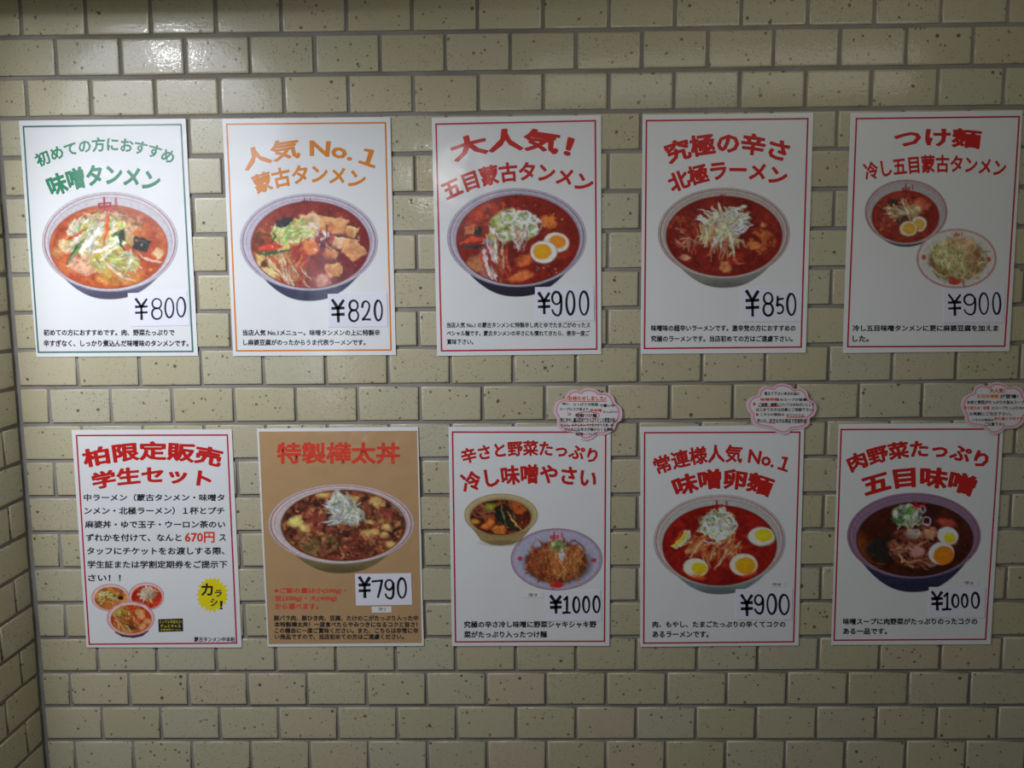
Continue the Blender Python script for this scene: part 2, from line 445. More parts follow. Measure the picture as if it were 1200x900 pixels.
# ------------------------------------------------------------------ food prints: a small painter on a fine grid
class Canvas:
    def __init__(s, x1, y1, seen, seed, x0=0, y0=0, st=5.0, ground=WHITE):
        s.x0, s.y0, s.st = x0, y0, st
        W, H = int((x1 - x0) / st), int((y1 - y0) / st)
        s.g = np.array(ground, float)
        s.a = np.tile(s.g, (H, W, 1)); s.m = np.zeros((H, W))
        s.k = np.array(ground) / np.maximum(lin(seen), 1e-3)      # photographed colour -> print colour
        s.r = np.random.RandomState(seed)
        ys, xs = np.mgrid[0:H, 0:W]; s.X = x0 + (xs + .5) * st; s.Y = y0 + (ys + .5) * st
        s.clip = None; s.sat = .93; s.food = np.zeros((H, W))
    def c(s, col): return np.clip(lin(col) * s.k, 0.004, 0.86)
    def noise(s, scale, octv=3):
        H, W = s.m.shape; out = np.zeros((H, W)); amp = 1; tot = 0
        for o in range(octv):
            g = scale / 2**o / s.st; gh, gw = int(H / g) + 3, int(W / g) + 3
            n = s.r.rand(gh, gw); yy = np.arange(H) / g; xx = np.arange(W) / g
            y0, x0 = yy.astype(int), xx.astype(int); fy, fx = (yy - y0)[:, None], (xx - x0)[None]
            fy, fx = fy * fy * (3 - 2 * fy), fx * fx * (3 - 2 * fx)
            v = (n[y0][:, x0] * (1 - fx) + n[y0][:, x0 + 1] * fx) * (1 - fy) + (n[y0 + 1][:, x0] * (1 - fx) + n[y0 + 1][:, x0 + 1] * fx) * fy
            out += v * amp; tot += amp; amp *= .55
        return out / tot
    def lay(s, al, col, direct=False, sl=None):
        col = col if direct else s.c(col)
        if sl is None:
            if s.clip is not None: al = al * s.clip
            s.a = s.a * (1 - al[..., None]) + al[..., None] * col
            if s.clip is None: s.m = np.maximum(s.m, al)
        else:
            if s.clip is not None: al = al * s.clip[sl]
            s.a[sl] = s.a[sl] * (1 - al[..., None]) + al[..., None] * col
            if s.clip is None: s.m[sl] = np.maximum(s.m[sl], al)
    def emask(s, cx, cy, rx, ry, rot=0, soft=1.0, wob=0):
        c, n = math.cos(rot), math.sin(rot)
        dx, dy = s.X - cx, s.Y - cy; u, v = (dx * c + dy * n) / rx, (-dx * n + dy * c) / ry
        r = np.sqrt(u * u + v * v)
        if wob: r = r + (s.noise(max(rx, ry) * .6, 2) - .5) * wob
        return np.clip((1 - r) * min(rx, ry) / (s.st * soft) + .5, 0, 1)
    def ell(s, cx, cy, rx, ry, col, rot=0, soft=1.0, al=1.0, wob=0): s.lay(s.emask(cx, cy, rx, ry, rot, soft, wob) * al, col)
    def ring(s, cx, cy, rx, ry, w, col, al=1.0, upper=None):
        r = np.sqrt(((s.X - cx) / rx)**2 + ((s.Y - cy) / ry)**2)
        d = np.abs(r - 1) * (rx + ry) / 2
        m = np.clip((w / 2 - d) / s.st + .5, 0, 1) * al
        if upper is not None: m = m * np.clip((cy + upper * ry - s.Y) / (ry * .3) + .5, 0, 1)
        s.lay(m, col)
    def poly(s, pts, col, soft=1.2, al=1.0):
        P = np.array(pts, float); ins = np.zeros(s.m.shape, bool); dist = np.full(s.m.shape, 1e9)
        for (ax_, ay_), (bx, by) in zip(P, np.roll(P, -1, 0)):
            cond = (ay_ > s.Y) != (by > s.Y)
            with np.errstate(divide='ignore', invalid='ignore'): xi = (bx - ax_) * (s.Y - ay_) / (by - ay_ + 1e-9) + ax_
            ins ^= cond & (s.X < xi)
            L2 = (bx - ax_)**2 + (by - ay_)**2 + 1e-9; t = np.clip(((s.X - ax_) * (bx - ax_) + (s.Y - ay_) * (by - ay_)) / L2, 0, 1)
            dist = np.minimum(dist, np.hypot(s.X - ax_ - t * (bx - ax_), s.Y - ay_ - t * (by - ay_)))
        sd = np.where(ins, dist, -dist)
        s.lay(np.clip(sd / (s.st * soft) + .5, 0, 1) * al, col)
    def line(s, pts, w, col, al=1.0, taper=True):
        P = np.array(pts, float)
        if len(P) == 3:
            t = np.linspace(0, 1, 9)[:, None]; P = (1-t)**2 * P[0] + 2*t*(1-t) * P[1] + t*t * P[2]
        pad = w + 2 * s.st
        i0 = max(0, int((P[:, 0].min() - pad - s.x0) / s.st)); i1 = min(s.m.shape[1], int((P[:, 0].max() + pad - s.x0) / s.st) + 1)
        j0 = max(0, int((P[:, 1].min() - pad - s.y0) / s.st)); j1 = min(s.m.shape[0], int((P[:, 1].max() + pad - s.y0) / s.st) + 1)
        if i1 <= i0 or j1 <= j0: return
        sl = (slice(j0, j1), slice(i0, i1)); X, Y = s.X[sl], s.Y[sl]
        best = np.full(X.shape, 1e9); n = len(P) - 1
        for i in range(n):
            a, b_ = P[i], P[i + 1]; L2 = ((b_ - a)**2).sum() + 1e-9
            t = np.clip(((X - a[0]) * (b_[0] - a[0]) + (Y - a[1]) * (b_[1] - a[1])) / L2, 0, 1)
            d = np.hypot(X - a[0] - t * (b_[0] - a[0]), Y - a[1] - t * (b_[1] - a[1]))
            ww = w / 2 * ((1 - .6 * np.abs(2 * (i + t) / n - 1)**2) if taper else 1)
            best = np.minimum(best, d - ww)
        s.lay(np.clip(-best / s.st + .5, 0, 1) * al, col, sl=sl)
    def blotch(s, mask, cols, scale, al=.9, sharp=4):
        for col in cols:
            n = s.noise(scale, 3); s.lay(mask * np.clip((n - .55) * sharp * 2.5, 0, 1) * al, col)
    def strands(s, cx, cy, rx, ry, n, ln, w, cols, ang=None, spread=3.14, bend=.35, al=.95, radial=False):
        for _ in range(n):
            th, rr = s.r.rand() * 6.283, math.sqrt(s.r.rand())
            x, y = cx + rx * rr * math.cos(th), cy + ry * rr * math.sin(th)
            a = th + s.r.randn() * .35 if radial else (ang if ang is not None else 0) + (s.r.rand() - .5) * 2 * spread
            l = ln * (.6 + .8 * s.r.rand()); dx, dy = math.cos(a) * l / 2, math.sin(a) * l / 2
            bx, by = -dy * bend * s.r.randn(), dx * bend * s.r.randn()
            q = [(x - dx, y - dy), (x + bx, y + by), (x + dx, y + dy)]; w1 = w * (.7 + .6 * s.r.rand()); cc = cols[s.r.randint(len(cols))]
            s.line([(a_ + 2, b_ + 4) for a_, b_ in q], w1 * 1.5, tuple(v * .5 for v in cc), .4)
            s.line(q, w1, tuple(v * (.86 + .2 * s.r.rand()) for v in cc), al)
    def bits(s, cx, cy, rx, ry, n, size, cols, al=.9):
        for _ in range(n):
            th, rr = s.r.rand() * 6.283, math.sqrt(s.r.rand())
            x, y = cx + rx * rr * math.cos(th), cy + ry * rr * math.sin(th); z = size * (.5 + s.r.rand())
            s.line([(x, y), (x + z * s.r.randn() * .5, y + z * s.r.randn() * .4)], z, cols[s.r.randint(len(cols))], al)
    def egg(s, cx, cy, rx, ry, rot, yolk, yx=0, yy=0, ys=.64, white=(215, 212, 200), shade=(150, 140, 120)):
        s.food *= 1 - .82 * s.emask(cx, cy, rx * 1.08, ry * 1.1, rot, 3)
        s.ell(cx + 2, cy + 5, rx, ry, shade, rot); s.ell(cx, cy, rx * .96, ry * .94, white, rot, 2)
        s.ell(cx + yx, cy + yy, rx * ys, ry * ys, yolk, rot, 2.5)
        s.ell(cx + yx - rx * .1, cy + yy - ry * .1, rx * ys * .55, ry * ys * .5, tuple(min(255, v * 1.12) for v in yolk), rot, 5, .6)
    def bowl(s, rim, soup, body, rimcol, soupcols, bodycol, line=(150, 30, 50), foot=.55):
        (cx, cy, rx, ry), (sx, sy, qx, qy) = rim, soup
        xl, xr, yb, ye = body            # where the outer wall leaves the rim, bottom, edge height
        m = (xl + xr) / 2; hw = (xr - xl) / 2
        yl, yr = (cy + ry * math.sqrt(max(0, 1 - ((q - cx) / rx)**2)) - 5 for q in (xl, xr))
        pts = [(m + hw * t, yl + (yr - yl) * (t + 1) / 2 + (yb - (yl + yr) / 2) * (1 - abs(t)**2.3)) for t in np.linspace(-1, 1, 40)] + [(cx, cy)]
        s.poly(pts, bodycol)
        dk = tuple(v * .62 for v in bodycol)
        s.clip = s.m.copy(); s.ell(m, yb, hw * .75, (yb - ye) * .35, dk, 0, 8, .5)
        s.clip = None
        s.ell(cx, cy, rx, ry, tuple(v * .78 for v in rimcol))
        s.ell(cx, cy - ry * .006, rx * .985, ry * .98, rimcol)
        # inner wall, softly shaded at the top left
        s.ell(cx, cy + ry * .01, rx * .94, ry * .93, tuple(v * .93 for v in rimcol), 0, 6)
        s.ring(cx, cy, rx * .962, ry * .955, 7, line, .85, .75)
        s.ring(cx, cy + 3, rx * .91, ry * .90, 4, line, .55, .1)
        s.ell(sx, sy, qx * 1.012, qy * 1.015, tuple(v * .7 for v in soupcols[0]), 0, 2)
        s.ell(sx, sy, qx, qy, soupcols[0], 0, 2)
        s.clip = s.emask(sx, sy, qx * .995, qy * .99); s.food = np.maximum(s.food, s.emask(sx, sy, qx * .97, qy * .96, 0, 4))
        s.blotch(s.emask(sx, sy, qx, qy), soupcols[1:], qx * .5, .6, 3)
    def logo(s, x, y, z, col=(170, 25, 45)):
        s.line([(x - z, y + z*.35), (x - z*.9, y + z*.9)], z * .35, col, taper=False)
        s.line([(x - z, y + z*.3), (x + z, y + z*.15)], z * .3, col, taper=False)
        s.line([(x - z*.9, y + z*.9), (x + z, y + z*.7)], z * .3, col, taper=False)
        s.line([(x + z, y + z*.1), (x + z*.95, y + z*.75)], z * .3, col, taper=False)
        s.line([(x - z*.1, y - z*.7), (x, y + z*1.2)], z * .36, col, taper=False)
        s.line([(x + z*1.9, y - z*.5), (x + z*1.95, y + z*.55)], z * .5, col, .7, taper=False)
    def glints(s, cx, cy, rx, ry, n, col=(235, 200, 180)):
        s.bits(cx, cy, rx, ry, n, 7, [col], .7)
    def finish(s):
        s.clip = None
        H, W = s.m.shape; f = s.food
        # nothing on a plate has ruled edges: wander the outlines, then mottle them
        for sc_, am in ((46, 26), (20, 13)):
            dx, dy = (s.noise(sc_, 2) - .5) * am * f / s.st, (s.noise(sc_, 2) - .5) * am * f / s.st
            jj, ii = np.mgrid[0:H, 0:W]; xx = np.clip(ii + dx, 0, W - 1.001); yy = np.clip(jj + dy, 0, H - 1.001)
            x0, y0 = xx.astype(int), yy.astype(int); fx, fy = (xx - x0)[..., None], (yy - y0)[..., None]
            s.a = (s.a[y0, x0] * (1 - fx) + s.a[y0, x0 + 1] * fx) * (1 - fy) + (s.a[y0 + 1, x0] * (1 - fx) + s.a[y0 + 1, x0 + 1] * fx) * fy
        cl = (s.noise(34, 3) - .5) * 1.1 * f
        s.a = s.a * (1 + cl[..., None] * np.array([.9, 1.0, 1.03]))
        lum = s.a @ np.array([.3, .59, .11]); mix = (1 - (1 - s.sat) * f)[..., None]; s.a = lum[..., None] * (1 - mix) + s.a * mix
        s.a = WHITE[1] * (np.maximum(s.a, .002) / WHITE[1]) ** (1 + .14 * s.m[..., None]); g = (s.noise(14, 2) - .5) * .3 * np.clip(s.m, 0, 1)
        s.a = np.clip(np.maximum(s.a, .002) * (1 + g[..., None]), .004, .88)

W1 = (238, 242, 250)
def pic1():
    c = Canvas(1157, 900, W1, 11)
    c.bowl((575, 440, 510, 375), (565, 478, 440, 312), (225, 955, 872, 690), (226, 224, 236), [(200, 95, 52), (214, 118, 70), (186, 76, 42), (222, 140, 80)], (112, 110, 142))
    c.blotch(c.emask(565, 478, 420, 290), [(205, 130, 60), (190, 70, 40)], 90, .6)
    c.ell(320, 330, 75, 50, (214, 160, 90), -.3, 3, .9, .5); c.ell(300, 345, 40, 25, (200, 150, 60), 0, 3, .8)
    c.ell(640, 300, 150, 70, (222, 190, 150), .2, 4, .9, .6)
    c.blotch(c.emask(690, 300, 130, 70), [(236, 214, 190), (200, 140, 100), (170, 110, 70)], 40, .9)
    c.ell(470, 400, 210, 150, (216, 216, 150), -.3, 4, .95, .5); c.ell(600, 590, 190, 110, (206, 196, 110), .2, 4, .95, .5)
    c.ell(380, 620, 125, 75, (228, 178, 148), .2, 3, 1, .6); c.ell(260, 470, 80, 50, (226, 206, 160), 0, 3, .9, .6)
    c.ell(640, 720, 170, 45, (216, 150, 70), 0, 3, .9, .7)
    c.blotch(c.emask(380, 610, 130, 85), [(240, 205, 180), (205, 130, 100), (236, 190, 160)], 36, .9)
    c.blotch(c.emask(480, 400, 230, 170), [(236, 240, 205), (176, 200, 90), (226, 196, 110), (245, 245, 235)], 45, .9)
    c.blotch(c.emask(600, 600, 190, 110), [(226, 220, 140), (170, 190, 80), (220, 170, 70)], 40, .9)
    c.strands(430, 380, 170, 120, 34, 150, 16, [(245, 245, 232), (228, 232, 180), (196, 212, 120), (240, 240, 225)], -1.0, .4, .1)
    c.strands(600, 600, 160, 90, 24, 130, 14, [(226, 226, 160), (190, 200, 100), (240, 232, 200), (214, 170, 80)], .5, .8, .3)
    c.strands(540, 240, 150, 40, 14, 90, 12, [(232, 200, 170), (214, 130, 80)], 0, 1, .3)
    for p in ([(345, 520), (440, 400), (530, 300)], [(395, 490), (480, 380), (520, 340)], [(440, 520), (540, 500), (640, 420)]): c.line(p, 24, (248, 248, 238))
    c.line([(255, 605), (300, 520), (375, 420)], 34, (66, 110, 70)); c.line([(265, 590), (310, 520), (360, 440)], 10, (150, 190, 130))
    c.line([(560, 230), (560, 340), (515, 490)], 30, (232, 112, 40)); c.line([(545, 260), (535, 380), (520, 480)], 10, (245, 160, 90))
    c.line([(240, 420), (330, 400), (395, 340)], 22, (222, 84, 44)); c.line([(590, 400), (650, 370), (690, 340)], 30, (90, 130, 60))
    c.line([(520, 560), (600, 690), (760, 735)], 20, (240, 205, 190)); c.line([(735, 490), (750, 560), (700, 660)], 18, (236, 240, 214))
    c.line([(780, 520), (860, 580), (970, 595)], 16, (236, 200, 180)); c.line([(500, 580), (560, 520), (640, 470)], 20, (240, 238, 220))
    c.poly([(650, 345), (705, 365), (690, 440), (645, 420)], (60, 68, 60)); c.poly([(760, 390), (895, 440), (850, 530), (740, 480)], (52, 54, 58))
    c.line([(770, 420), (860, 460)], 8, (100, 100, 96)); c.poly([(690, 370), (755, 385), (740, 470), (685, 440)], (196, 170, 116), 2)
    c.line([(640, 380), (650, 450), (680, 500)], 26, (60, 100, 60))
    c.ell(945, 525, 42, 32, (232, 200, 150), -.4, 2, .95, .5); c.ell(180, 520, 40, 40, (214, 160, 100), 0, 3, .8)
    c.bits(560, 500, 400, 270, 60, 14, [(240, 190, 130), (228, 120, 60), (250, 226, 190)], .5)
    c.clip = None; c.logo(535, 140, 44, (176, 28, 56)); return c
def pic2():
    c = Canvas(1157, 900, (205, 208, 218), 12)
    c.bowl((562, 410, 518, 365), (572, 430, 443, 325), (215, 945, 852, 690), (190, 186, 208), [(140, 44, 26), (160, 56, 30), (112, 26, 40), (128, 32, 30)], (52, 56, 92), (96, 30, 70))
    c.ell(820, 520, 240, 260, (112, 22, 40), 0, 30, .7)
    c.ell(240, 470, 120, 180, (150, 74, 30), 0, 20, .7); c.blotch(c.emask(240, 500, 130, 200), [(170, 110, 50), (110, 50, 24)], 50, .8)
    c.ell(450, 330, 150, 100, (196, 190, 130), -.1, 3, 1, .5); c.ell(430, 440, 110, 60, (190, 160, 90), 0, 4, .9, .5)
    c.ell(580, 240, 90, 50, (226, 180, 140), 0, 3, .9, .6); c.ell(600, 310, 60, 60, (214, 200, 190), .4, 3, .9, .6)
    c.blotch(c.emask(450, 350, 170, 120), [(216, 220, 150), (150, 190, 80), (206, 150, 80), (230, 226, 190)], 40, .9)
    c.strands(430, 320, 120, 70, 22, 110, 14, [(150, 196, 84), (216, 224, 170), (186, 206, 120)], -.4, .6, .3)
    c.poly([(310, 240), (440, 215), (450, 245), (380, 300), (320, 300)], (46, 36, 54)); c.line([(300, 340), (310, 380), (280, 410)], 16, (50, 60, 40))
    for q, cc in (([(650, 215), (860, 250), (820, 355), (640, 320)], (208, 152, 104)), ([(850, 290), (945, 310), (905, 380), (835, 340)], (206, 170, 116)),
                  ([(830, 380), (925, 395), (1005, 490), (890, 555), (800, 480)], (206, 150, 100)), ([(690, 585), (800, 570), (820, 645), (720, 690), (680, 630)], (208, 150, 96)),
                  ([(750, 370), (835, 385), (800, 460), (740, 420)], (214, 180, 150)), ([(700, 440), (790, 490), (760, 545), (690, 490)], (196, 140, 90))):
        c.poly(q, cc, 2); m = np.array(q).mean(0)
        c.ell(m[0] - 18, m[1] + 10, 40, 30, tuple((a + b_) / 2 for a, b_ in zip(cc, (180, 80, 30))), .3, 5, .7, .5)
        c.line([q[0], q[1]], 9, tuple(min(255, v * 1.15) for v in cc))
    c.blotch(c.emask(260, 590, 140, 110), [(200, 170, 110), (150, 110, 40), (214, 190, 140), (70, 50, 30)], 44, .9)
    c.ell(420, 600, 130, 120, (190, 140, 90), .3, 6, .85, .5)
    c.strands(420, 600, 130, 120, 34, 170, 15, [(226, 186, 150), (200, 90, 50), (216, 206, 170), (176, 60, 34), (170, 110, 70)], 1.15, .35, .2)
    c.strands(500, 470, 80, 80, 20, 120, 16, [(196, 60, 40), (216, 120, 60), (180, 50, 40)], 1.9, .8, .4)
    c.ell(575, 450, 60, 50, (204, 120, 56), 0, 4, .9, .5)
    c.line([(190, 460), (270, 430), (365, 440)], 36, (206, 62, 34)); c.line([(170, 495), (290, 500), (430, 465)], 26, (50, 92, 56))
    c.strands(680, 380, 70, 60, 16, 70, 12, [(226, 200, 190), (190, 60, 60), (90, 40, 90)], 1.2, 1, .4)
    c.ell(660, 700, 60, 50, (206, 160, 150), 0, 6, .7, .5); c.ell(240, 640, 60, 40, (220, 196, 140), .4, 3, .9, .5)
    c.bits(570, 430, 400, 290, 70, 12, [(236, 180, 140), (206, 90, 50), (244, 226, 200)], .55)
    c.clip = None; c.logo(530, 95, 22, (110, 24, 60)); return c
def pic3():
    c = Canvas(1157, 900, (178, 180, 180), 13)
    c.bowl((582, 408, 523, 372), (590, 425, 460, 335), (215, 965, 852, 680), (156, 156, 168), [(116, 24, 8), (136, 34, 10), (96, 14, 6), (150, 44, 16)], (36, 34, 52), (110, 30, 50))
    c.ell(340, 230, 130, 80, (160, 52, 20), -.3, 6, .8, .5); c.blotch(c.emask(400, 230, 240, 90), [(176, 66, 26), (96, 16, 8)], 60, .8)
    c.poly([(190, 330), (270, 310), (260, 390), (190, 390)], (166, 96, 60), 2); c.poly([(270, 320), (330, 330), (310, 400), (255, 385)], (34, 44, 36), 2)
    c.ell(820, 285, 75, 50, (190, 100, 34), .2, 3, .95, .6); c.glints(850, 290, 90, 60, 16, (216, 180, 100))
    c.ell(560, 300, 150, 90, (170, 170, 130), .1, 4, .9, .6); c.ell(440, 390, 90, 70, (160, 150, 90), 0, 4, .85, .5)
    c.blotch(c.emask(570, 320, 200, 120), [(190, 196, 160), (136, 160, 90), (206, 206, 190), (120, 110, 60)], 40, .9)
    c.strands(590, 330, 140, 90, 40, 90, 13, [(204, 208, 186), (150, 170, 100), (180, 190, 150), (214, 214, 200)], 0, 3, .8)
    for x, y, z in ((630, 250, 56), (520, 260, 46), (470, 400, 40), (690, 330, 44)): c.ring(x, y, z, z * .8, 17, (200, 206, 180), .95); c.ring(x, y, z * .55, z * .45, 8, (130, 156, 90), .7)
    c.strands(610, 420, 60, 60, 22, 90, 8, [(196, 190, 190), (170, 120, 110)], 1.5, .6, .3)
    c.line([(160, 450), (260, 410), (345, 430)], 34, (176, 60, 30)); c.line([(150, 480), (280, 490), (430, 450)], 26, (34, 52, 56)); c.line([(330, 450), (380, 420), (430, 450)], 30, (130, 150, 150), .7)
    c.ell(400, 590, 90, 120, (170, 140, 130), .3, 10, .7, .5)
    c.strands(440, 580, 110, 110, 32, 190, 18, [(170, 56, 34), (190, 150, 130), (140, 40, 20), (200, 180, 170), (150, 90, 50)], 1.35, .25, .2)
    c.line([(340, 500), (350, 620), (400, 720)], 26, (206, 200, 196), .85)
    c.ell(260, 620, 60, 60, (160, 110, 70), 0, 5, .8, .6); c.ell(640, 580, 60, 40, (176, 90, 40), 0, 4, .9, .6); c.ell(620, 700, 100, 34, (186, 100, 44), -.25, 3, .9, .5)
    c.egg(880, 445, 100, 78, .15, (186, 116, 30), 10, -5, white=(184, 182, 172), shade=(110, 60, 40)); c.egg(785, 517, 104, 88, 0, (206, 132, 20), -12, -2, .68, white=(188, 188, 182), shade=(110, 60, 40))
    c.glints(590, 425, 420, 300, 60, (210, 150, 110)); c.glints(840, 640, 150, 60, 10)
    c.clip = None; c.logo(580, 90, 16, (96, 20, 24)); return c
def sprouts(c, cx, cy, rx, ry, cols, n=70):
    c.ell(cx, cy, rx, ry, tuple(v * .8 for v in cols[1]), 0, 8, .95, .5)
    c.strands(cx, cy, rx, ry, n, rx * .95, 15, cols, radial=True, bend=.4)
    c.strands(cx, cy - ry * .15, rx * .7, ry * .6, n // 2, rx * .7, 12, cols[:2], -1.2, 1.2, .4)
def pic4():
    c = Canvas(1177, 900, (155, 157, 152), 14); c.sat = .84
    c.bowl((575, 405, 535, 370), (577, 428, 468, 322), (215, 955, 846, 680), (140, 136, 128), [(104, 18, 4), (126, 32, 8), (86, 8, 2), (120, 24, 6)], (98, 99, 92), (104, 24, 22))
    c.blotch(c.emask(270, 380, 170, 140), [(140, 52, 16), (100, 20, 6), (120, 60, 30)], 55, .8); c.blotch(c.emask(860, 470, 130, 110), [(150, 76, 24), (120, 34, 10)], 50, .9)
    c.strands(260, 470, 140, 110, 14, 90, 13, [(150, 90, 66), (140, 60, 30), (160, 110, 80)], .5, 1.4, .5)
    c.ell(890, 340, 26, 20, (160, 100, 60), 0, 2, .9, .4); c.ell(820, 500, 50, 34, (156, 90, 34), .2, 3, .9, .6); c.ell(905, 425, 46, 36, (150, 80, 26), -.5, 3, .9, .6)
    c.ell(585, 680, 46, 40, (166, 100, 50), 0, 3, .95, .7); c.ell(260, 600, 40, 22, (160, 112, 80), 0, 2, .9, .5)
    sprouts(c, 560, 350, 165, 125, [(196, 190, 160), (176, 164, 122), (160, 130, 76), (206, 200, 176)], 90)
    c.strands(690, 270, 80, 70, 22, 110, 16, [(200, 196, 166), (186, 178, 140)], -.2, .6, .4)
    c.strands(440, 420, 60, 60, 16, 100, 14, [(180, 168, 126), (160, 130, 70)], 1.7, .5, .3)
    c.strands(560, 520, 120, 60, 16, 140, 15, [(166, 116, 84), (150, 96, 60), (176, 150, 110)], 1.9, .4, .25)
    c.line([(590, 350), (640, 440), (660, 600)], 22, (182, 166, 130)); c.line([(650, 580), (670, 660), (740, 645)], 18, (150, 76, 40)); c.line([(740, 480), (720, 440), (760, 520)], 14, (150, 110, 96))
    c.line([(480, 180), (520, 240), (530, 260)], 12, (170, 130, 90)); c.line([(570, 195), (600, 220), (620, 240)], 14, (196, 160, 120))
    c.glints(577, 428, 420, 290, 50, (170, 80, 40)); c.glints(620, 700, 200, 20, 5, (190, 110, 90))
    c.clip = None; c.logo(556, 92, 15, (86, 26, 22)); return c
def noodles(c, cx, cy, rx, ry, cols, n):
    c.ell(cx, cy, rx, ry, cols[-1], 0, 4, 1, .18); c.food = np.maximum(c.food, c.emask(cx, cy, rx * 1.08, ry * 1.08, 0, 5))
    c.strands(cx, cy, rx * .85, ry * .82, n, rx * .62, 11, cols, 0, 3, .8)
    c.strands(cx, cy - ry * .1, rx * .6, ry * .7, n // 2, rx * .5, 10, cols[:2], 1.4, .7, .5)
def pic5():
    c = Canvas(1093, 900, (140, 141, 137), 15); c.sat = .8
    c.bowl((362, 280, 312, 245), (357, 315, 252, 195), (165, 560, 542, 480), (124, 122, 120), [(104, 24, 10), (124, 36, 14), (86, 14, 6), (112, 30, 12)], (60, 62, 62), (110, 26, 32))
    c.ell(270, 205, 44, 28, (44, 36, 28), 0, 3, .9, .5); c.ell(320, 340, 40, 34, (50, 46, 36), 0, 3, .9, .5); c.ell(480, 220, 60, 40, (150, 66, 34), .3, 4, .9, .5)
    c.ell(250, 310, 50, 40, (136, 112, 60), 0, 3, .9, .6); c.ell(410, 265, 60, 50, (150, 140, 92), 0, 3, .9, .6); c.ring(380, 195, 22, 16, 8, (150, 60, 30))
    c.strands(330, 270, 120, 50, 26, 110, 12, [(164, 146, 110), (150, 120, 80), (140, 90, 50)], .5, .8, .4)
    c.line([(345, 180), (335, 230), (370, 290)], 16, (166, 150, 116)); c.line([(190, 250), (300, 240), (390, 320)], 18, (160, 134, 100)); c.strands(190, 350, 80, 60, 14, 70, 12, [(130, 60, 36), (110, 36, 16)], .2, 1)
    c.egg(460, 370, 58, 60, .3, (160, 108, 44), 0, 6, .7, white=(156, 150, 126), shade=(90, 50, 20)); c.egg(380, 405, 68, 60, 0, (172, 110, 44), 6, 0, .72, white=(162, 150, 120), shade=(90, 50, 20))
    c.glints(357, 315, 230, 170, 20, (150, 80, 50)); c.clip = None; c.logo(362, 92, 26, (110, 20, 26))
    cx, cy, rx, ry = 742, 630, 302, 225
    c.ell(cx, cy, rx, ry, (112, 96, 94)); c.ell(cx, cy - 2, rx * .975, ry * .97, (136, 134, 126), 0, 2); c.ring(cx, cy, rx * .965, ry * .955, 9, (130, 60, 60), .7); c.ell(cx, cy + 6, rx * .8, ry * .78, (128, 127, 118), 0, 8)
    noodles(c, 745, 640, 208, 158, [(158, 146, 100), (146, 128, 74), (120, 100, 50), (110, 84, 40)], 130)
    c.ell(790, 520, 90, 60, (150, 120, 84), .3, 6, .6, .5); c.ell(870, 620, 60, 90, (112, 72, 48), .2, 10, .5, .4); c.strands(650, 600, 90, 100, 30, 90, 9, [(160, 156, 104), (150, 140, 84)], 1.2, 1)
    c.logo(742, 442, 20, (120, 26, 28)); c.ell(727, 800, 50, 28, (126, 44, 30)); c.ell(496, 620, 16, 20, (130, 60, 52)); c.ell(984, 636, 16, 20, (130, 60, 52)); return c
def pic7():
    c = Canvas(1200, 758, (190, 190, 188), 17, ground=(0.50, 0.315, 0.155)); c.k = np.array(WHITE) / lin((190, 190, 188))
    c.bowl((600, 340, 540, 295), (617, 350, 457, 260), (250, 960, 704, 560), (186, 172, 168), [(84, 36, 14), (120, 56, 18), (60, 24, 12), (104, 66, 24)], (110, 98, 66), (120, 26, 50))
    c.poly([(600, 620), (930, 590), (840, 650), (700, 700), (600, 690)], (76, 66, 62), 8, .7); c.ell(1010, 240, 60, 60, (150, 146, 130), 0, 3)
    m = c.emask(617, 350, 450, 255); c.sat = .74
    c.blotch(m, [(150, 78, 26), (110, 44, 18), (70, 30, 16), (170, 96, 34), (50, 26, 14), (130, 84, 30), (124, 36, 16)], 80, .9)
    c.blotch(m, [(190, 120, 50), (92, 40, 20), (56, 30, 16), (150, 60, 26)], 34, .85)
    c.blotch(c.emask(430, 480, 150, 90), [(134, 110, 44), (110, 86, 30)], 50, .85); c.blotch(c.emask(830, 520, 230, 100), [(110, 36, 16), (84, 26, 12), (140, 56, 24)], 50, .8)
    c.bits(617, 360, 420, 235, 260, 16, [(170, 90, 36), (96, 36, 16), (196, 120, 50), (60, 26, 14), (150, 60, 26), (120, 90, 36)], .7)
    for x, y, rx, ry in ((265, 325, 60, 44), (335, 365, 44, 36), (865, 180, 54, 42), (460, 130, 50, 26), (830, 325, 28, 15), (915, 425, 34, 24), (690, 150, 40, 24), (820, 400, 60, 30), (970, 490, 38, 30), (940, 370, 40, 24)):
        c.ell(x, y, rx, ry, (186, 130, 44), 0, 3, .9, .6); c.ell(x - 8, y - 4, rx * .6, ry * .55, (214, 176, 80), 0, 4, .8, .5)
    c.ell(268, 320, 46, 34, (214, 184, 60), 0, 4, .9, .5)
    c.clip = None
    c.ell(620, 240, 120, 80, (160, 162, 136), .45, 5, 1, .5); c.ell(570, 150, 46, 56, (176, 180, 160), 0, 4, 1, .4)
    c.strands(600, 210, 90, 75, 60, 110, 8, [(200, 204, 188), (170, 176, 150), (150, 156, 120), (210, 212, 200)], .7, 1.1, .5)
    c.strands(690, 270, 80, 45, 34, 90, 8, [(196, 200, 180), (160, 166, 130)], .8, .8, .6); c.strands(560, 300, 80, 30, 12, 90, 8, [(206, 204, 190)], -.3, .6, .4); return c
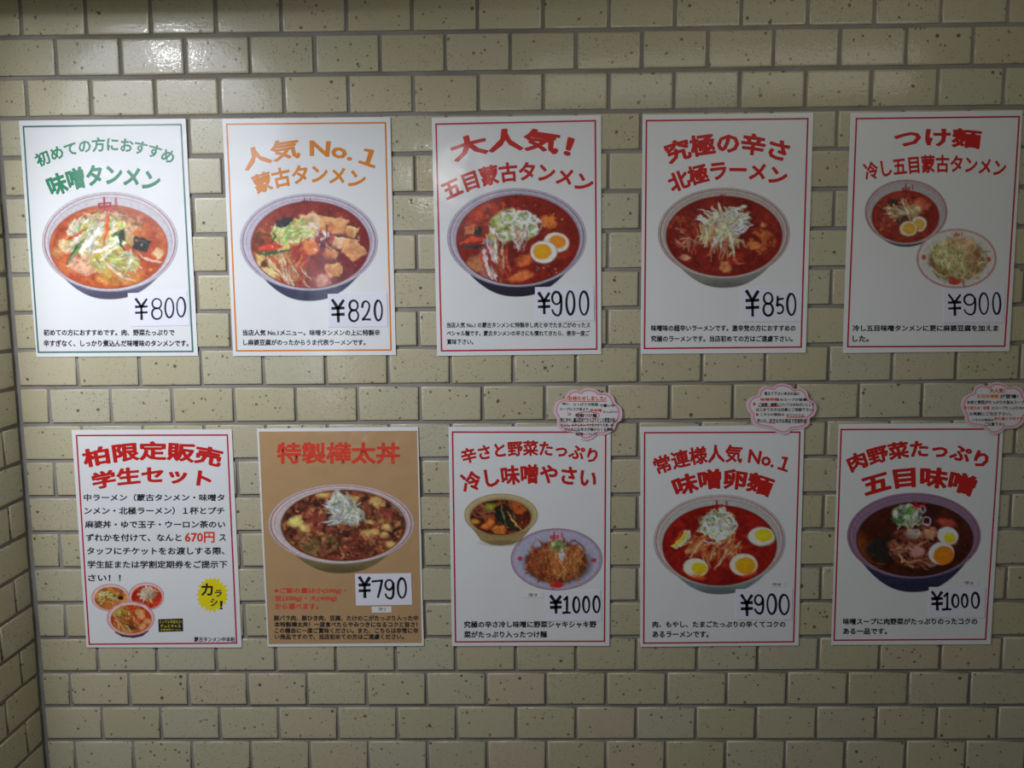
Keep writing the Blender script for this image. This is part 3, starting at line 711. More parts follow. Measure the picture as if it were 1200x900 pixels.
def pic8():
    c = Canvas(1200, 867, (160, 162, 162), 18)
    c.poly([(80, 270), (140, 350), (190, 420), (270, 455), (350, 463), (430, 452), (500, 425), (560, 350), (620, 270), (348, 222)], (118, 104, 72)); c.ell(350, 440, 130, 20, (84, 72, 48), 0, 5, .6)
    c.ell(348, 222, 287, 168, (100, 90, 66)); c.ell(348, 220, 282, 163, (142, 130, 98), 0, 2); c.ell(346, 232, 250, 146, (120, 108, 78), 0, 4); c.ell(345, 240, 238, 140, (70, 26, 12), 0, 2)
    c.clip = c.emask(345, 240, 236, 138); c.food = c.emask(345, 240, 228, 132, 0, 4); m = c.emask(345, 240, 236, 138)
    c.blotch(m, [(96, 36, 16), (60, 18, 10), (120, 60, 26)], 60, .8); c.strands(190, 190, 70, 60, 16, 90, 10, [(110, 52, 34), (130, 80, 56), (60, 20, 14)], .1, .5)
    c.ell(290, 110, 40, 16, (22, 26, 16)); c.ell(262, 155, 38, 30, (112, 116, 36), 0, 3, 1, .5); c.poly([(190, 310), (270, 250), (300, 270), (240, 345)], (176, 94, 26), 3); c.ell(340, 330, 50, 36, (180, 100, 30), 0, 4, .9, .6)
    c.ell(480, 170, 60, 36, (160, 80, 26), .5, 4, .9, .5); c.ell(145, 270, 30, 18, (190, 120, 40), 0, 3, .9)
    c.poly([(310, 160), (350, 140), (400, 230), (410, 310), (330, 290), (300, 220)], (26, 32, 24)); c.poly([(385, 95), (410, 120), (450, 250), (500, 350), (440, 355), (390, 260)], (40, 34, 22))
    c.line([(345, 150), (370, 220), (385, 290)], 9, (110, 110, 60)); c.line([(400, 200), (450, 280), (510, 345)], 14, (176, 130, 76)); c.line([(430, 120), (440, 200), (460, 260)], 9, (70, 70, 40))
    c.bits(345, 240, 220, 120, 50, 9, [(160, 80, 30), (190, 130, 60), (50, 20, 12)], .7); c.clip = None
    cx, cy, rx, ry = 782, 568, 358, 242
    c.ell(cx, cy, rx, ry, (104, 70, 86)); c.ell(cx, cy, rx * .978, ry * .968, (134, 134, 148), 0, 2); c.ring(cx, cy, rx * .945, ry * .93, 5, (140, 60, 80), .7); c.ell(cx, cy + 10, rx * .8, ry * .78, (124, 126, 142), 0, 12)
    c.ell(790, 600, 262, 160, (82, 56, 50), 0, 6, .8); noodles(c, 785, 590, 240, 160, [(172, 112, 62), (150, 88, 42), (126, 66, 30), (96, 46, 22)], 170); c.strands(640, 600, 90, 90, 36, 90, 9, [(110, 54, 28), (136, 72, 36)], 1, 1)
    c.ell(795, 460, 66, 40, (104, 112, 70), 0, 4, .95, .5); c.blotch(c.emask(795, 460, 66, 44), [(140, 150, 110), (80, 96, 44)], 26, .9); c.strands(820, 530, 24, 30, 10, 60, 9, [(176, 174, 166), (160, 150, 130)], 1.5, .4)
    c.logo(765, 378, 30, (160, 16, 36)); c.ell(785, 768, 52, 22, (150, 36, 30)); c.ell(497, 562, 20, 18, (140, 50, 70)); c.ell(1072, 574, 20, 18, (140, 50, 70)); return c
def pic9():
    c = Canvas(1177, 900, (145, 145, 138), 19)
    c.bowl((575, 405, 535, 375), (575, 442, 460, 322), (225, 955, 838, 685), (134, 132, 124), [(104, 10, 2), (120, 20, 6), (88, 4, 0), (110, 16, 4)], (84, 92, 88), (116, 16, 22))
    c.blotch(c.emask(575, 450, 270, 170), [(140, 60, 22), (120, 36, 12)], 60, .7)
    c.strands(540, 460, 220, 90, 60, 130, 14, [(160, 92, 50), (150, 66, 30), (176, 130, 84), (130, 44, 20)], 1.9, .8, .3); c.strands(390, 430, 90, 60, 20, 120, 14, [(160, 110, 66), (150, 80, 40)], -.5, .4)
    c.ell(560, 280, 150, 110, (150, 150, 116), 0, 4, 1, .4); c.ell(595, 165, 30, 44, (170, 160, 130), 0, 3, .95); c.ell(650, 205, 44, 26, (180, 160, 110), .3, 3)
    c.blotch(c.emask(570, 280, 150, 115), [(172, 176, 150), (120, 126, 84), (184, 186, 164)], 34, .9)
    c.strands(560, 280, 130, 100, 60, 90, 12, [(168, 170, 148), (118, 126, 84), (150, 156, 124), (96, 104, 62)], 0, 3, .9)
    for x, y, z in ((545, 325, 66), (640, 250, 56), (500, 250, 50), (600, 300, 44), (530, 310, 36)): c.ring(x, y, z, z * .85, 15, (184, 184, 164), .95)
    c.line([(420, 410), (380, 480), (340, 540)], 20, (172, 120, 84)); c.line([(640, 460), (620, 540), (540, 635)], 20, (176, 120, 90)); c.line([(560, 420), (590, 500), (570, 540)], 14, (160, 90, 60)); c.line([(440, 400), (530, 450), (620, 370)], 12, (184, 176, 150))
    c.poly([(190, 450), (230, 380), (300, 320), (345, 330), (335, 380), (270, 440), (215, 462)], (150, 146, 116), 2); c.line([(205, 440), (260, 390), (305, 345)], 42, (168, 160, 22)); c.line([(200, 425), (240, 360), (290, 320)], 30, (140, 40, 8))
    c.egg(915, 368, 112, 78, 0, (170, 134, 20), 18, -8, .66, white=(158, 156, 136), shade=(110, 96, 70)); c.egg(382, 622, 104, 80, .1, (166, 128, 16), 28, 6, .62, white=(156, 152, 130), shade=(130, 60, 16))
    c.egg(770, 598, 116, 94, 0, (176, 110, 6), 14, 8, .72, white=(160, 156, 132), shade=(120, 50, 10)); c.ell(400, 695, 60, 18, (176, 70, 10), .2, 4, .8); c.ell(810, 680, 60, 16, (156, 50, 6), -.3, 4, .7)
    c.glints(575, 442, 420, 290, 30, (150, 60, 30)); c.clip = None; c.logo(555, 108, 40, (112, 14, 20)); return c
def pic10():
    c = Canvas(1177, 900, (118, 118, 110), 20)
    c.bowl((592, 398, 542, 348), (600, 428, 470, 298), (165, 1025, 855, 600), (84, 70, 78), [(40, 10, 4), (54, 18, 8), (28, 8, 4), (46, 14, 6)], (27, 28, 42), (84, 18, 36))
    c.ell(170, 480, 50, 120, (90, 44, 10), -.3, 10, .6); c.ell(350, 500, 140, 100, (20, 20, 16), 0, 10, .95, .5); c.ell(430, 540, 90, 50, (16, 20, 14), .2, 6, .9, .5)
    c.blotch(c.emask(620, 480, 240, 180), [(84, 40, 24), (100, 60, 34), (60, 20, 14), (110, 70, 50)], 50, .8)
    c.strands(620, 520, 180, 130, 46, 110, 14, [(100, 60, 40), (84, 34, 26), (120, 84, 60), (60, 24, 16)], .2, .8, .4); c.strands(240, 640, 100, 50, 12, 110, 10, [(84, 44, 14), (70, 30, 10)], .5, .4)
    c.ell(530, 230, 115, 85, (104, 112, 84), 0, 4, 1, .4); c.blotch(c.emask(540, 230, 120, 90), [(130, 136, 116), (60, 96, 40), (80, 104, 60), (140, 130, 100)], 36, .9)
    c.strands(550, 240, 110, 80, 44, 70, 11, [(100, 110, 86), (60, 82, 44), (112, 114, 96), (44, 60, 34)], 0, 3, .8); c.ell(570, 190, 40, 26, (50, 90, 34), 0, 3, .8)
    for x, y, z in ((655, 180, 24), (700, 275, 34), (600, 380, 30)): c.ring(x, y, z, z, 12, (112, 100, 108), .9)
    c.ell(580, 385, 60, 40, (104, 96, 80), 0, 4, .85, .5); c.poly([(660, 340), (760, 370), (750, 430), (700, 420)], (140, 90, 60), 2); c.ell(850, 290, 80, 34, (110, 44, 30), .3, 4, .8, .5); c.ell(620, 520, 50, 36, (120, 84, 76), 0, 4, .9, .6)
    c.line([(480, 600), (560, 620), (660, 590)], 18, (110, 76, 50)); c.line([(470, 540), (500, 580), (490, 610)], 16, (116, 90, 60))
    c.egg(868, 398, 88, 74, .3, (196, 112, 16), 14, 18, .56, white=(156, 156, 142), shade=(90, 50, 20)); c.egg(815, 540, 108, 96, -.2, (170, 72, 8), 18, 16, .78, white=(150, 150, 138), shade=(70, 30, 10))
    c.ell(345, 155, 60, 12, (130, 124, 120), -.15, 5, .6)
    c.glints(600, 428, 420, 270, 26, (90, 40, 20)); c.clip = None; c.logo(610, 145, 34, (112, 12, 26)); return c
def pic6():
    c = Canvas(620, 540, (205, 208, 215), 16, st=4.0)
    def small(cx, cy, rx, ry, soup, n):
        c.clip = None
        c.ell(cx, cy, rx, ry, (170, 130, 140)); c.ell(cx, cy, rx * .97, ry * .96, (212, 186, 190), 0, 2); c.ring(cx, cy, rx * .95, ry * .94, 4, (190, 70, 80), .5); c.ell(cx + 3, cy + 6, rx * .86, ry * .84, soup, 0, 2); c.clip = c.emask(cx + 3, cy + 6, rx * .85, ry * .83); c.food = np.maximum(c.food, c.emask(cx + 3, cy + 6, rx * .78, ry * .76, 0, 4) * .6)
    small(200, 200, 150, 108, (186, 112, 50), 1); c.blotch(c.emask(200, 200, 130, 90), [(206, 150, 80), (150, 80, 30)], 40, .8)
    c.strands(180, 200, 80, 50, 34, 50, 8, [(220, 214, 160), (190, 190, 110), (226, 206, 150)], -.4, 1); c.ell(278, 200, 24, 20, (40, 34, 34)); c.ell(232, 186, 18, 18, (90, 120, 40), 0, 2, .9, .5)
    small(480, 190, 140, 110, (186, 48, 20), 1); c.blotch(c.emask(480, 190, 130, 100), [(206, 80, 40), (160, 30, 12)], 40, .8)
    sprouts(c, 495, 165, 60, 42, [(226, 214, 190), (206, 186, 150), (200, 160, 120), (236, 226, 206)], 36); c.bits(480, 200, 110, 80, 30, 9, [(220, 130, 90), (150, 30, 16)], .8)
    c.clip = None; c.poly([(230, 470), (290, 505), (380, 515), (450, 500), (500, 460), (358, 400)], (70, 50, 66))
    small(358, 362, 187, 134, (180, 66, 26), 1); c.blotch(c.emask(358, 370, 160, 115), [(206, 110, 50), (150, 40, 20), (196, 130, 60)], 50, .85)
    c.ell(290, 330, 60, 40, (170, 170, 80), 0, 3, .9, .5); c.ell(280, 410, 60, 50, (186, 140, 80), 0, 3, .9, .6); c.strands(330, 380, 110, 80, 40, 60, 10, [(216, 150, 90), (196, 70, 40), (220, 190, 130), (160, 90, 40)], 1, 1)
    for x, y in ((440, 340), (485, 380), (420, 310), (450, 420)): c.ell(x, y, 30, 24, (216, 160, 110), 0, 2, .9, .4)
    c.ell(372, 430, 36, 20, (70, 50, 40), .2, 3, .85, .5); c.ell(330, 465, 70, 14, (190, 150, 90), 0, 3, .7); c.clip = None; return c

# ------------------------------------------------------------------ posters
UP, LO6, LO8, LO10 = 697 / 240, 739 / 230, 627 / 230, 655 / 240
def make_poster(k, label, group, trace, amp=.0005):
    cx, cz, a = POST[k]
    n, m = 30, 42; V, Fc = [], []
    off = -0.0012
    root = bpy.data.objects.new('menu_poster', None)
    sh = Sheet(None, cx, cz, a, off, amp, k)
    for side in (0, 1):
        for j in range(m + 1):
            for i in range(n + 1):
                x, z = -PW/2 + PW * i / n, -PH/2 + PH * j / m
                V.append((x, sh.depth(x, z) + side * .0003, z))
    q = (n + 1) * (m + 1)
    for j in range(m):
        for i in range(n):
            b0 = j * (n + 1) + i; f = (b0, b0 + 1, b0 + n + 2, b0 + n + 1)
            Fc.append(f); Fc.append(tuple(i2 + q for i2 in reversed(f)))
    k2 = len(V); edge = [i for i in range(n + 1)] + [j * (n + 1) + n for j in range(1, m + 1)] + [m * (n + 1) + i for i in range(n - 1, -1, -1)] + [j * (n + 1) for j in range(m - 1, 0, -1)]
    ne = len(edge); V += [V[i] for i in edge] + [V[i + q] for i in edge]      # the cut edge keeps its own corners
    for i in range(ne):
        j = (i + 1) % ne; Fc.append((k2 + i, k2 + ne + i, k2 + ne + j, k2 + j))
    root = mesh_obj('menu_poster', V, Fc, PAPER, None, True)
    root.location = (cx, off, cz); root.rotation_euler = (0, -a, 0)
    root['label'] = label; root['category'] = 'poster'; root['group'] = group
    sh.root = root; sh.trace(*trace)
    return sh
G1, G2 = 'menu posters in the upper row', 'menu posters in the lower row'
T = {1: (0, 120, UP), 2: (240, 120, UP), 3: (485, 120, UP), 4: (730, 120, UP), 5: (960, 120, UP),
     6: (70, 490, LO6), 7: (285, 490, LO6), 8: (510, 440, LO8), 9: (735, 440, LO8), 10: (960, 440, LO10)}
BORD = {1: [(78, 80), (620, 73), (660, 850), (130, 853)], 2: [(73, 72), (618, 67), (637, 845), (107, 848)], 3: [(73, 72), (620, 60), (625, 842), (92, 848)],
        4: [(77, 60), (631, 53), (608, 835), (70, 840)], 5: [(123, 53), (682, 46), (632, 832), (93, 834)], 6: [(62, 62), (635, 60), (670, 848), (110, 853)],
        8: [(53, 178), (547, 178), (543, 850), (63, 852)], 9: [(53, 180), (553, 178), (533, 852), (50, 856)], 10: [(67, 170), (577, 168), (533, 845), (44, 848)]}
LAB = {1: 'white poster with green border and green lettering over a ramen bowl, top left', 2: 'white poster with orange border and orange lettering over a red soup bowl with tofu',
       3: 'glossy white poster with red lettering over a dark bowl with two egg halves', 4: 'white poster with red lettering over a red bowl topped by bean sprouts',
       5: 'white upper row poster picturing an egg soup bowl and a plate of noodles', 6: 'white poster with much black text and three small bowls, no price card',
       7: 'tan poster picturing a wide bowl of mapo stew topped with shredded leek', 8: 'white lower row poster picturing a tan pot and a grey plate of noodles',
       9: 'white poster with red lettering over a red bowl with four egg halves', 10: 'white poster at lower right picturing a dark soup in a navy bowl'}
C = {1: 'green', 2: 'orange'}
TITLES = {
 1: [("初めての方におすすめ", (135, 224), (352, 168), (585, 214), 50, .018), ("味噌タンメン", (182, 326), (352, 284), (532, 312), 76, .03)],
 2: [("人気 No.１", (140, 238), (355, 190), (576, 232), 72, .02), ("蒙古タンメン", (180, 315), (352, 278), (536, 302), 68, .02)],
 3: [("大人気！", (140, 208), (335, 166), (530, 192), 78, .03), ("五目蒙古タンメン", (115, 338), (345, 270), (594, 316), 68, .025)],
 4: [("究極の辛さ", (158, 214), (350, 176), (550, 208), 76, .03), ("北極ラーメン", (170, 312), (352, 264), (545, 292), 68, .03)],
 5: [("つけ麺", (258, 160), (400, 152), (545, 161), 66, .03), ("冷し五目蒙古タンメン", (158, 268), (395, 240), (628, 258), 62, .02)],
 6: [("柏限定販売", (97, 190), (350, 158), (605, 188), 72, .03), ("学生セット", (130, 271), (345, 245), (568, 264), 66, .03)],
 8: [("辛さと野菜たっぷり", (90, 285), (305, 256), (512, 283), 50, .025), ("冷し味噌やさい", (92, 376), (300, 346), (510, 364), 64, .025)],
 9: [("常連様人気 No.１", (98, 320), (300, 278), (508, 314), 58, .02), ("味噌卵麺", (160, 391), (305, 362), (450, 391), 66, .03)],
 10: [("肉野菜たっぷり", (103, 312), (315, 262), (528, 302), 56, .03), ("五目味噌", (148, 389), (315, 357), (485, 389), 68, .035)]}
DESC = {
 1: [("初めての方におすすめです。肉、野菜たっぷりで", 150, 595, 772, 794), ("辛すぎなく、しっかり煮込んだ味噌味のタンメンです。", 150, 643, 808, 831)],
 2: [("当店人気 No.1メニュー。味噌タンメンの上に特製辛", 130, 597, 773, 794), ("し麻婆豆腐がのったからうま代表ラーメンです。", 132, 548, 806, 827)],
 3: [("当店人気 No.1 の蒙古タンメンに特製辛し肉とゆでたまごがのったス", 112, 600, 748, 767), ("ペシャル麺です。蒙古タンメンの辛さにも慣れてきたら、是非一度ご", 112, 598, 776, 795), ("賞味下さい。", 113, 203, 805, 824)],
 4: [("味噌味の超辛いラーメンです。激辛党の方におすすめの", 95, 587, 757, 779), ("究極のラーメンです。当店初めての方はご遠慮下さい。", 95, 577, 793, 815)],
 5: [("冷し五目味噌タンメンに更に麻婆豆腐を加えま", 112, 608, 757, 779), ("した。", 112, 168, 793, 815)],
 6: [("中ラーメン（蒙古タンメン・味噌タ", 92, 622, 284, 312), ("ンメン・北極ラーメン）１杯とプチ", 95, 622, 333, 362), ("麻婆丼・ゆで玉子・ウーロン茶のい", 97, 625, 385, 413), ("ずれかを付けて、なんと", 100, 460, 434, 463), ("ス", 602, 627, 436, 462),
     ("タッフにチケットをお渡しする際、", 104, 622, 484, 513), ("学生証または学割定期券をご提示下", 106, 632, 535, 564), ("さい！！", 108, 232, 587, 613), ("蒙古タンメン中本柏", 508, 660, 822, 841)],
 7: [("豚バラ肉、豚ひき肉、豆腐、たけのこがたっぷり入った中", 116, 660, 741, 762), ("本特製樺太丼！一度食べたらやみつきになるコクと旨さ！", 118, 657, 765, 786), ("この機会に一度ご賞味ください。また、こちらは非常に辛", 119, 660, 788, 809), ("い商品ですので、当店初めての方はご遠慮ください。", 120, 606, 811, 832)],
 8: [("究極の辛さ冷し味噌に野菜シャキシャキ野", 92, 515, 783, 805), ("菜がたっぷり入ったつけ麺", 92, 357, 815, 837)],
 9: [("肉、もやし、たまごたっぷりの辛くてコクの", 80, 505, 783, 804), ("あるラーメンです。", 80, 260, 815, 836)],
 10: [("味噌スープに肉野菜がたっぷりのったコクの", 75, 505, 775, 796), ("ある一品です。", 75, 216, 807, 827)]}
PICS = {1: (pic1, (40, 215, 1157/180)), 2: (pic2, (275, 220, 1157/180)), 3: (pic3, (515, 215, 1157/180)), 4: (pic4, (765, 215, 1177/170)), 5: (pic5, (1005, 205, 1093/170)),
        6: (pic6, (100, 670, 1200/180)), 7: (pic7, (305, 560, 1200/190)), 8: (pic8, (535, 570, 1200/180)), 9: (pic9, (760, 575, 1177/170)), 10: (pic10, (985, 570, 1177/170))}
SH = {}
for k in range(1, 11):
    sh = make_poster(k, LAB[k], G1 if k < 6 else G2, T[k]); SH[k] = sh
    ink = INK[C.get(k, 'red')]
    if k == 7:
        sh.grid('printed_ground', [(60, 50), (655, 47), (673, 845), (97, 850)], TAN, .00003)
        o = sh.lines('title', [("特製樺太丼", 127, 592, 90, 172)], INK['vermilion'], .035)
        sh.lines('portion_note', [("※ご飯の量は小(200g)・", 118, 388, 637, 661), ("並(300g)・大(400g)", 119, 353, 666, 690), ("から選べます。", 120, 284, 696, 719)], INK['vermilion'], .03)
    else:
        sh.frame(BORD[k], .0029, INK['teal' if k == 1 else 'orange' if k == 2 else 'darkred'])
        for t in TITLES[k]: sh.arc('title', t[0], t[1], t[2], t[3], t[4], ink, t[5] * .8 + .016)
    sh.lines('description', DESC[k], INK['black'], .028 if k == 6 else .036 if k != 3 else .03)
    if k == 6:
        sh.lines('price_lettering', [("670円", 472, 585, 427, 468)], INK['vermilion'], .03)
        # yellow starburst with its shout, and the little black label
        sh.trace(100, 670, 1200 / 180)
        pts = []; rr = random.Random(3)
        for i in range(44):
            t = i / 44 * 6.2832; r = 1 if i % 2 == 0 else .84; r *= rr.uniform(.98, 1.12)
            pts.append(sh.loc(995 + 122 * r * math.cos(t), 178 + 130 * r * math.sin(t)))
        pts.append(sh.loc(995, 178)); st = sh.put('starburst', pts, [(i, (i + 1) % 44, 44) for i in range(44)], INK['yellow'], .00006)
        sh.lines('shout_lettering', [("カ", 908, 1000, 88, 185), ("ラ", 1015, 1070, 140, 195), ("シ", 980, 1035, 205, 268), ("！", 1052, 1076, 225, 292)], INK['black'], .03, .00014)
        q = [(572, 368), (765, 362), (768, 462), (576, 468)]
        sh.grid('black_label', q, INK['black'], .00006, 6)
        sh.lines('label_lettering', [("とっても辛旨だよ！", 582, 758, 375, 400), ("チュとキャル", 590, 750, 408, 434), ("辛旨味噌ラーメン", 590, 750, 442, 456)], INK['yellow'], .01, .00014)
    fn, tr = PICS[k]; sh.trace(*tr)
    cv = fn(); sh.picture(cv)
    sh.trace(*T[k])

# ------------------------------------------------------------------ cards, stickers and notes stuck on the posters
def stroke_glyph(ch):
    E = lambda cx, cy, rx, ry, a0, a1, n=18: [(cx + rx * math.cos(math.radians(a0 + (a1 - a0) * i / n)), cy + ry * math.sin(math.radians(a0 + (a1 - a0) * i / n))) for i in range(n + 1)]
    if ch == '¥': return [[(.02, 0), (.28, .2), (.5, .40)], [(.98, .02), (.72, .22), (.5, .40)], [(.5, .36), (.51, .7), (.52, 1)], [(0, .39), (1, .37)], [(0, .68), (1, .66)]]
    if ch == '0': return [E(.5, .5, .5, .5, -100, 262, 28)]
    if ch == '8': return [E(.5, .24, .44, .24, 60, -275, 22), E(.5, .73, .48, .27, -90, 270, 24)]
    if ch == '9': return [E(.48, .26, .46, .26, 20, -330, 24), [(.97, .18), (1.0, .45), (.97, .72), (.88, .9), (.66, 1.0), (.4, .98), (.16, .9), (.02, .76)]]
    if ch == '1': return [[(.2, .2), (.5, .06), (.62, 0)], [(.6, .02), (.58, .5), (.55, .96)], [(0, .99), (.5, .97), (1, .98)]]
    if ch == '2': return [[(.02, .32)] + E(.48, .26, .44, .26, 200, 380, 12) + [(.84, .46), (.55, .72), (.08, .97)], [(.05, .98), (.5, .96), (1, .97)]]
    if ch == '5': return [[(.95, .14), (.5, .16), (.2, .18)], [(.2, 0), (.18, .3), (.12, .55)], [(.1, .58)] + E(.45, .75, .5, .26, 220, 480, 14)]
    if ch == '7': return [[(0, .08), (.5, .05), (1, .02)], [(.98, .02), (.8, .5), (.55, 1)]]
def ribbon(P, w0, rng, close=False):
    P = np.array(P, float); n = len(P); d = np.gradient(P, axis=0); d /= np.maximum(np.linalg.norm(d, axis=1, keepdims=True), 1e-9)
    nn = np.stack([-d[:, 1], d[:, 0]], 1); f = rng.uniform(0, 6.28)
    V, Fc = [], []
    if not close: P[0] -= d[0] * w0 * .3; P[-1] += d[-1] * w0 * .3
    for i in range(n):
        w = w0 * (1 + .16 * math.sin(f + i / n * 5))
        V += [tuple(P[i] + nn[i] * w / 2), tuple(P[i] - nn[i] * w / 2)]
        if i: k = len(V); Fc.append((k - 4, k - 3, k - 1, k - 2))
    return V, Fc
def slab(name, sh, outline, mat, thick, layer=0):
    """a card: outline (local x, z) with a real edge"""
    n = len(outline); V = [(x, sh.depth(x, z, 0), z) for x, z in outline] + [(x, sh.depth(x, z, 0) + thick, z) for x, z in outline]
    area_ = sum(outline[i][0] * outline[(i + 1) % n][1] - outline[(i + 1) % n][0] * outline[i][1] for i in range(n))
    f = tuple(range(n)) if area_ > 0 else tuple(reversed(range(n)))
    Fc = [f, tuple(reversed([i + n for i in f]))]
    for i in range(n):
        a, b_ = f[i], f[(i + 1) % n]; Fc.append((a, a + n, b_ + n, b_))
    return mesh_obj(name, V, Fc, mat)
PR = {1: ((145, 335, 953/90), [(55, 90), (790, 62), (825, 490), (90, 502)], '¥800', [(145, 305, 150, 425), (345, 490, 150, 420), (512, 632, 145, 400), (657, 777, 135, 390)], .74),
      2: ((380, 340, 1012/90), [(48, 50), (830, 32), (840, 478), (60, 490)], '¥820', [(95, 275, 115, 428), (318, 465, 125, 420), (490, 618, 135, 405), (657, 775, 125, 410)], .9),
      3: ((620, 330, 10), [(68, 65), (755, 45), (762, 455), (75, 472)], '¥900', [(100, 250, 120, 385), (258, 388, 110, 408), (427, 540, 103, 395), (582, 703, 106, 398)], .95),
      4: ((860, 330, 10), [(80, 65), (796, 58), (782, 465), (82, 472)], '¥850', [(130, 295, 95, 412), (330, 465, 122, 408), (482, 588, 162, 380), (610, 728, 132, 400)], .95),
      5: ((1095, 330, 10), [(100, 85), (818, 75), (806, 478), (98, 485)], '¥900', [(148, 308, 142, 402), (330, 480, 142, 395), (510, 630, 127, 388), (668, 772, 122, 388)], .8),
      7: ((410, 660, 1157/90), [(80, 155), (925, 145), (942, 620), (95, 632)], '¥790', [(130, 320, 190, 522), (330, 505, 235, 518), (522, 675, 232, 540), (712, 862, 208, 528)], .95),
      8: ((600, 680, 10), [(395, 120), (1035, 112), (1048, 468), (402, 474)], '¥1000', [(440, 585, 165, 388), (585, 690, 175, 388), (708, 800, 182, 380), (822, 915, 178, 380), (942, 1036, 172, 380)], .95),
      9: ((850, 670, 1200/90), [(155, 265), (1045, 258), (1030, 745), (160, 745)], '¥900', [(230, 430, 340, 690), (440, 600, 345, 660), (638, 800, 332, 665), (828, 1000, 338, 670)], .95),
      10: ((1070, 670, 12), [(215, 210), (1010, 205), (1002, 640), (210, 645)], '¥1000', [(245, 415, 262, 542), (395, 535, 282, 540), (532, 645, 305, 505), (665, 770, 302, 505), (805, 930, 278, 515)], .95)}
PNAME = {1: 'green bordered poster', 2: 'orange bordered poster', 3: 'glossy poster with two egg halves', 4: 'bean sprout ramen poster', 5: 'rightmost upper poster',
         7: 'tan poster', 8: 'lower poster with pot and noodle plate', 9: 'four egg halves poster', 10: 'navy bowl poster at lower right'}
STK = {7: [(330, 650), (628, 645), (628, 735), (335, 740), '辛7', 430, 550, 660, 716], 8: [(130, 130), (370, 128), (370, 200), (130, 200), '辛9', 190, 295, 145, 190],
       9: [(625, 150), (930, 148), (928, 238), (628, 240), '辛8', 725, 860, 165, 220], 10: [(645, 110), (915, 108), (910, 195), (640, 198), '辛6', 715, 840, 125, 177]}
def on_poster(k, x, z):
    cx, cz, a = POST[k]; X, Z = x - cx, z - cz; c, n = math.cos(a), math.sin(a)
    return -0.0012 + SH[k].depth(X * c + Z * n, -X * n + Z * c)
def flat_sheet(k, tr, corners, clear=.0007):
    sh = Sheet(None, 0, 0, 0, 0); sh.trace(*tr)
    P = [sh.loc(*q) for q in corners]
    cx, cz = sum(p[0] for p in P) / len(P), sum(p[1] for p in P) / len(P)
    y = min([on_poster(k, x, z) for x, z in P] + [on_poster(k, cx, cz)]) - clear
    sh.cx, sh.cz = cx, cz
    return sh, [sh.loc(*q) for q in corners], (cx, y, cz)
for k, (tr, q, txt, boxes, wgt) in PR.items():
    sh, loc, org = flat_sheet(k, tr, q)
    card = slab('price_card', sh, loc, CARD, .0004); card.location = org
    card['label'] = 'white card with handwritten price %s yen on the %s' % (txt[1:], PNAME[k]); card['category'] = 'price tag'; card['group'] = 'handwritten price cards on the posters'
    sh.root = card; rng = random.Random(k)
    P, Fc = [], []
    for ch, (x0, x1, y0, y1) in zip(txt, boxes):
        pix = 2.85 * tr[2] * wgt * (1.25 if ch == '¥' else .95)
        h = pix / 2 * .8
        for stx in stroke_glyph(ch):
            pts = [(x0 + h + (x1 - x0 - 2*h) * (a * (1.0) ) + (.5-b_) * (x1 - x0) * -.02, y0 + h + (y1 - y0 - 2*h) * b_) for a, b_ in stx]
            V, f = ribbon(pts, pix, rng); kk = len(P)
            P += [sh.loc(*v) for v in V]; Fc += [tuple(i + kk for i in g) for g in f]
    # strokes overlap: lift each a hair above the last so that none coincide
    o = sh.put('handwritten_price', P, Fc, MARKER, .00008, card)
for k, s_ in STK.items():
    sh, loc, org = flat_sheet(k, PR[k][0], s_[:4], .0004)
    st = slab('label_sticker', sh, loc, LABELP, .0002); st.location = org
    st['label'] = 'tiny white sticker printed %s on the %s' % (s_[4], PNAME[k]); st['category'] = 'sticker'; st['group'] = 'small spiciness stickers on the lower posters'
    sh.root = st; sh.lines('lettering', [(s_[4], *s_[5:])], INK['gray'], .01, .00006)

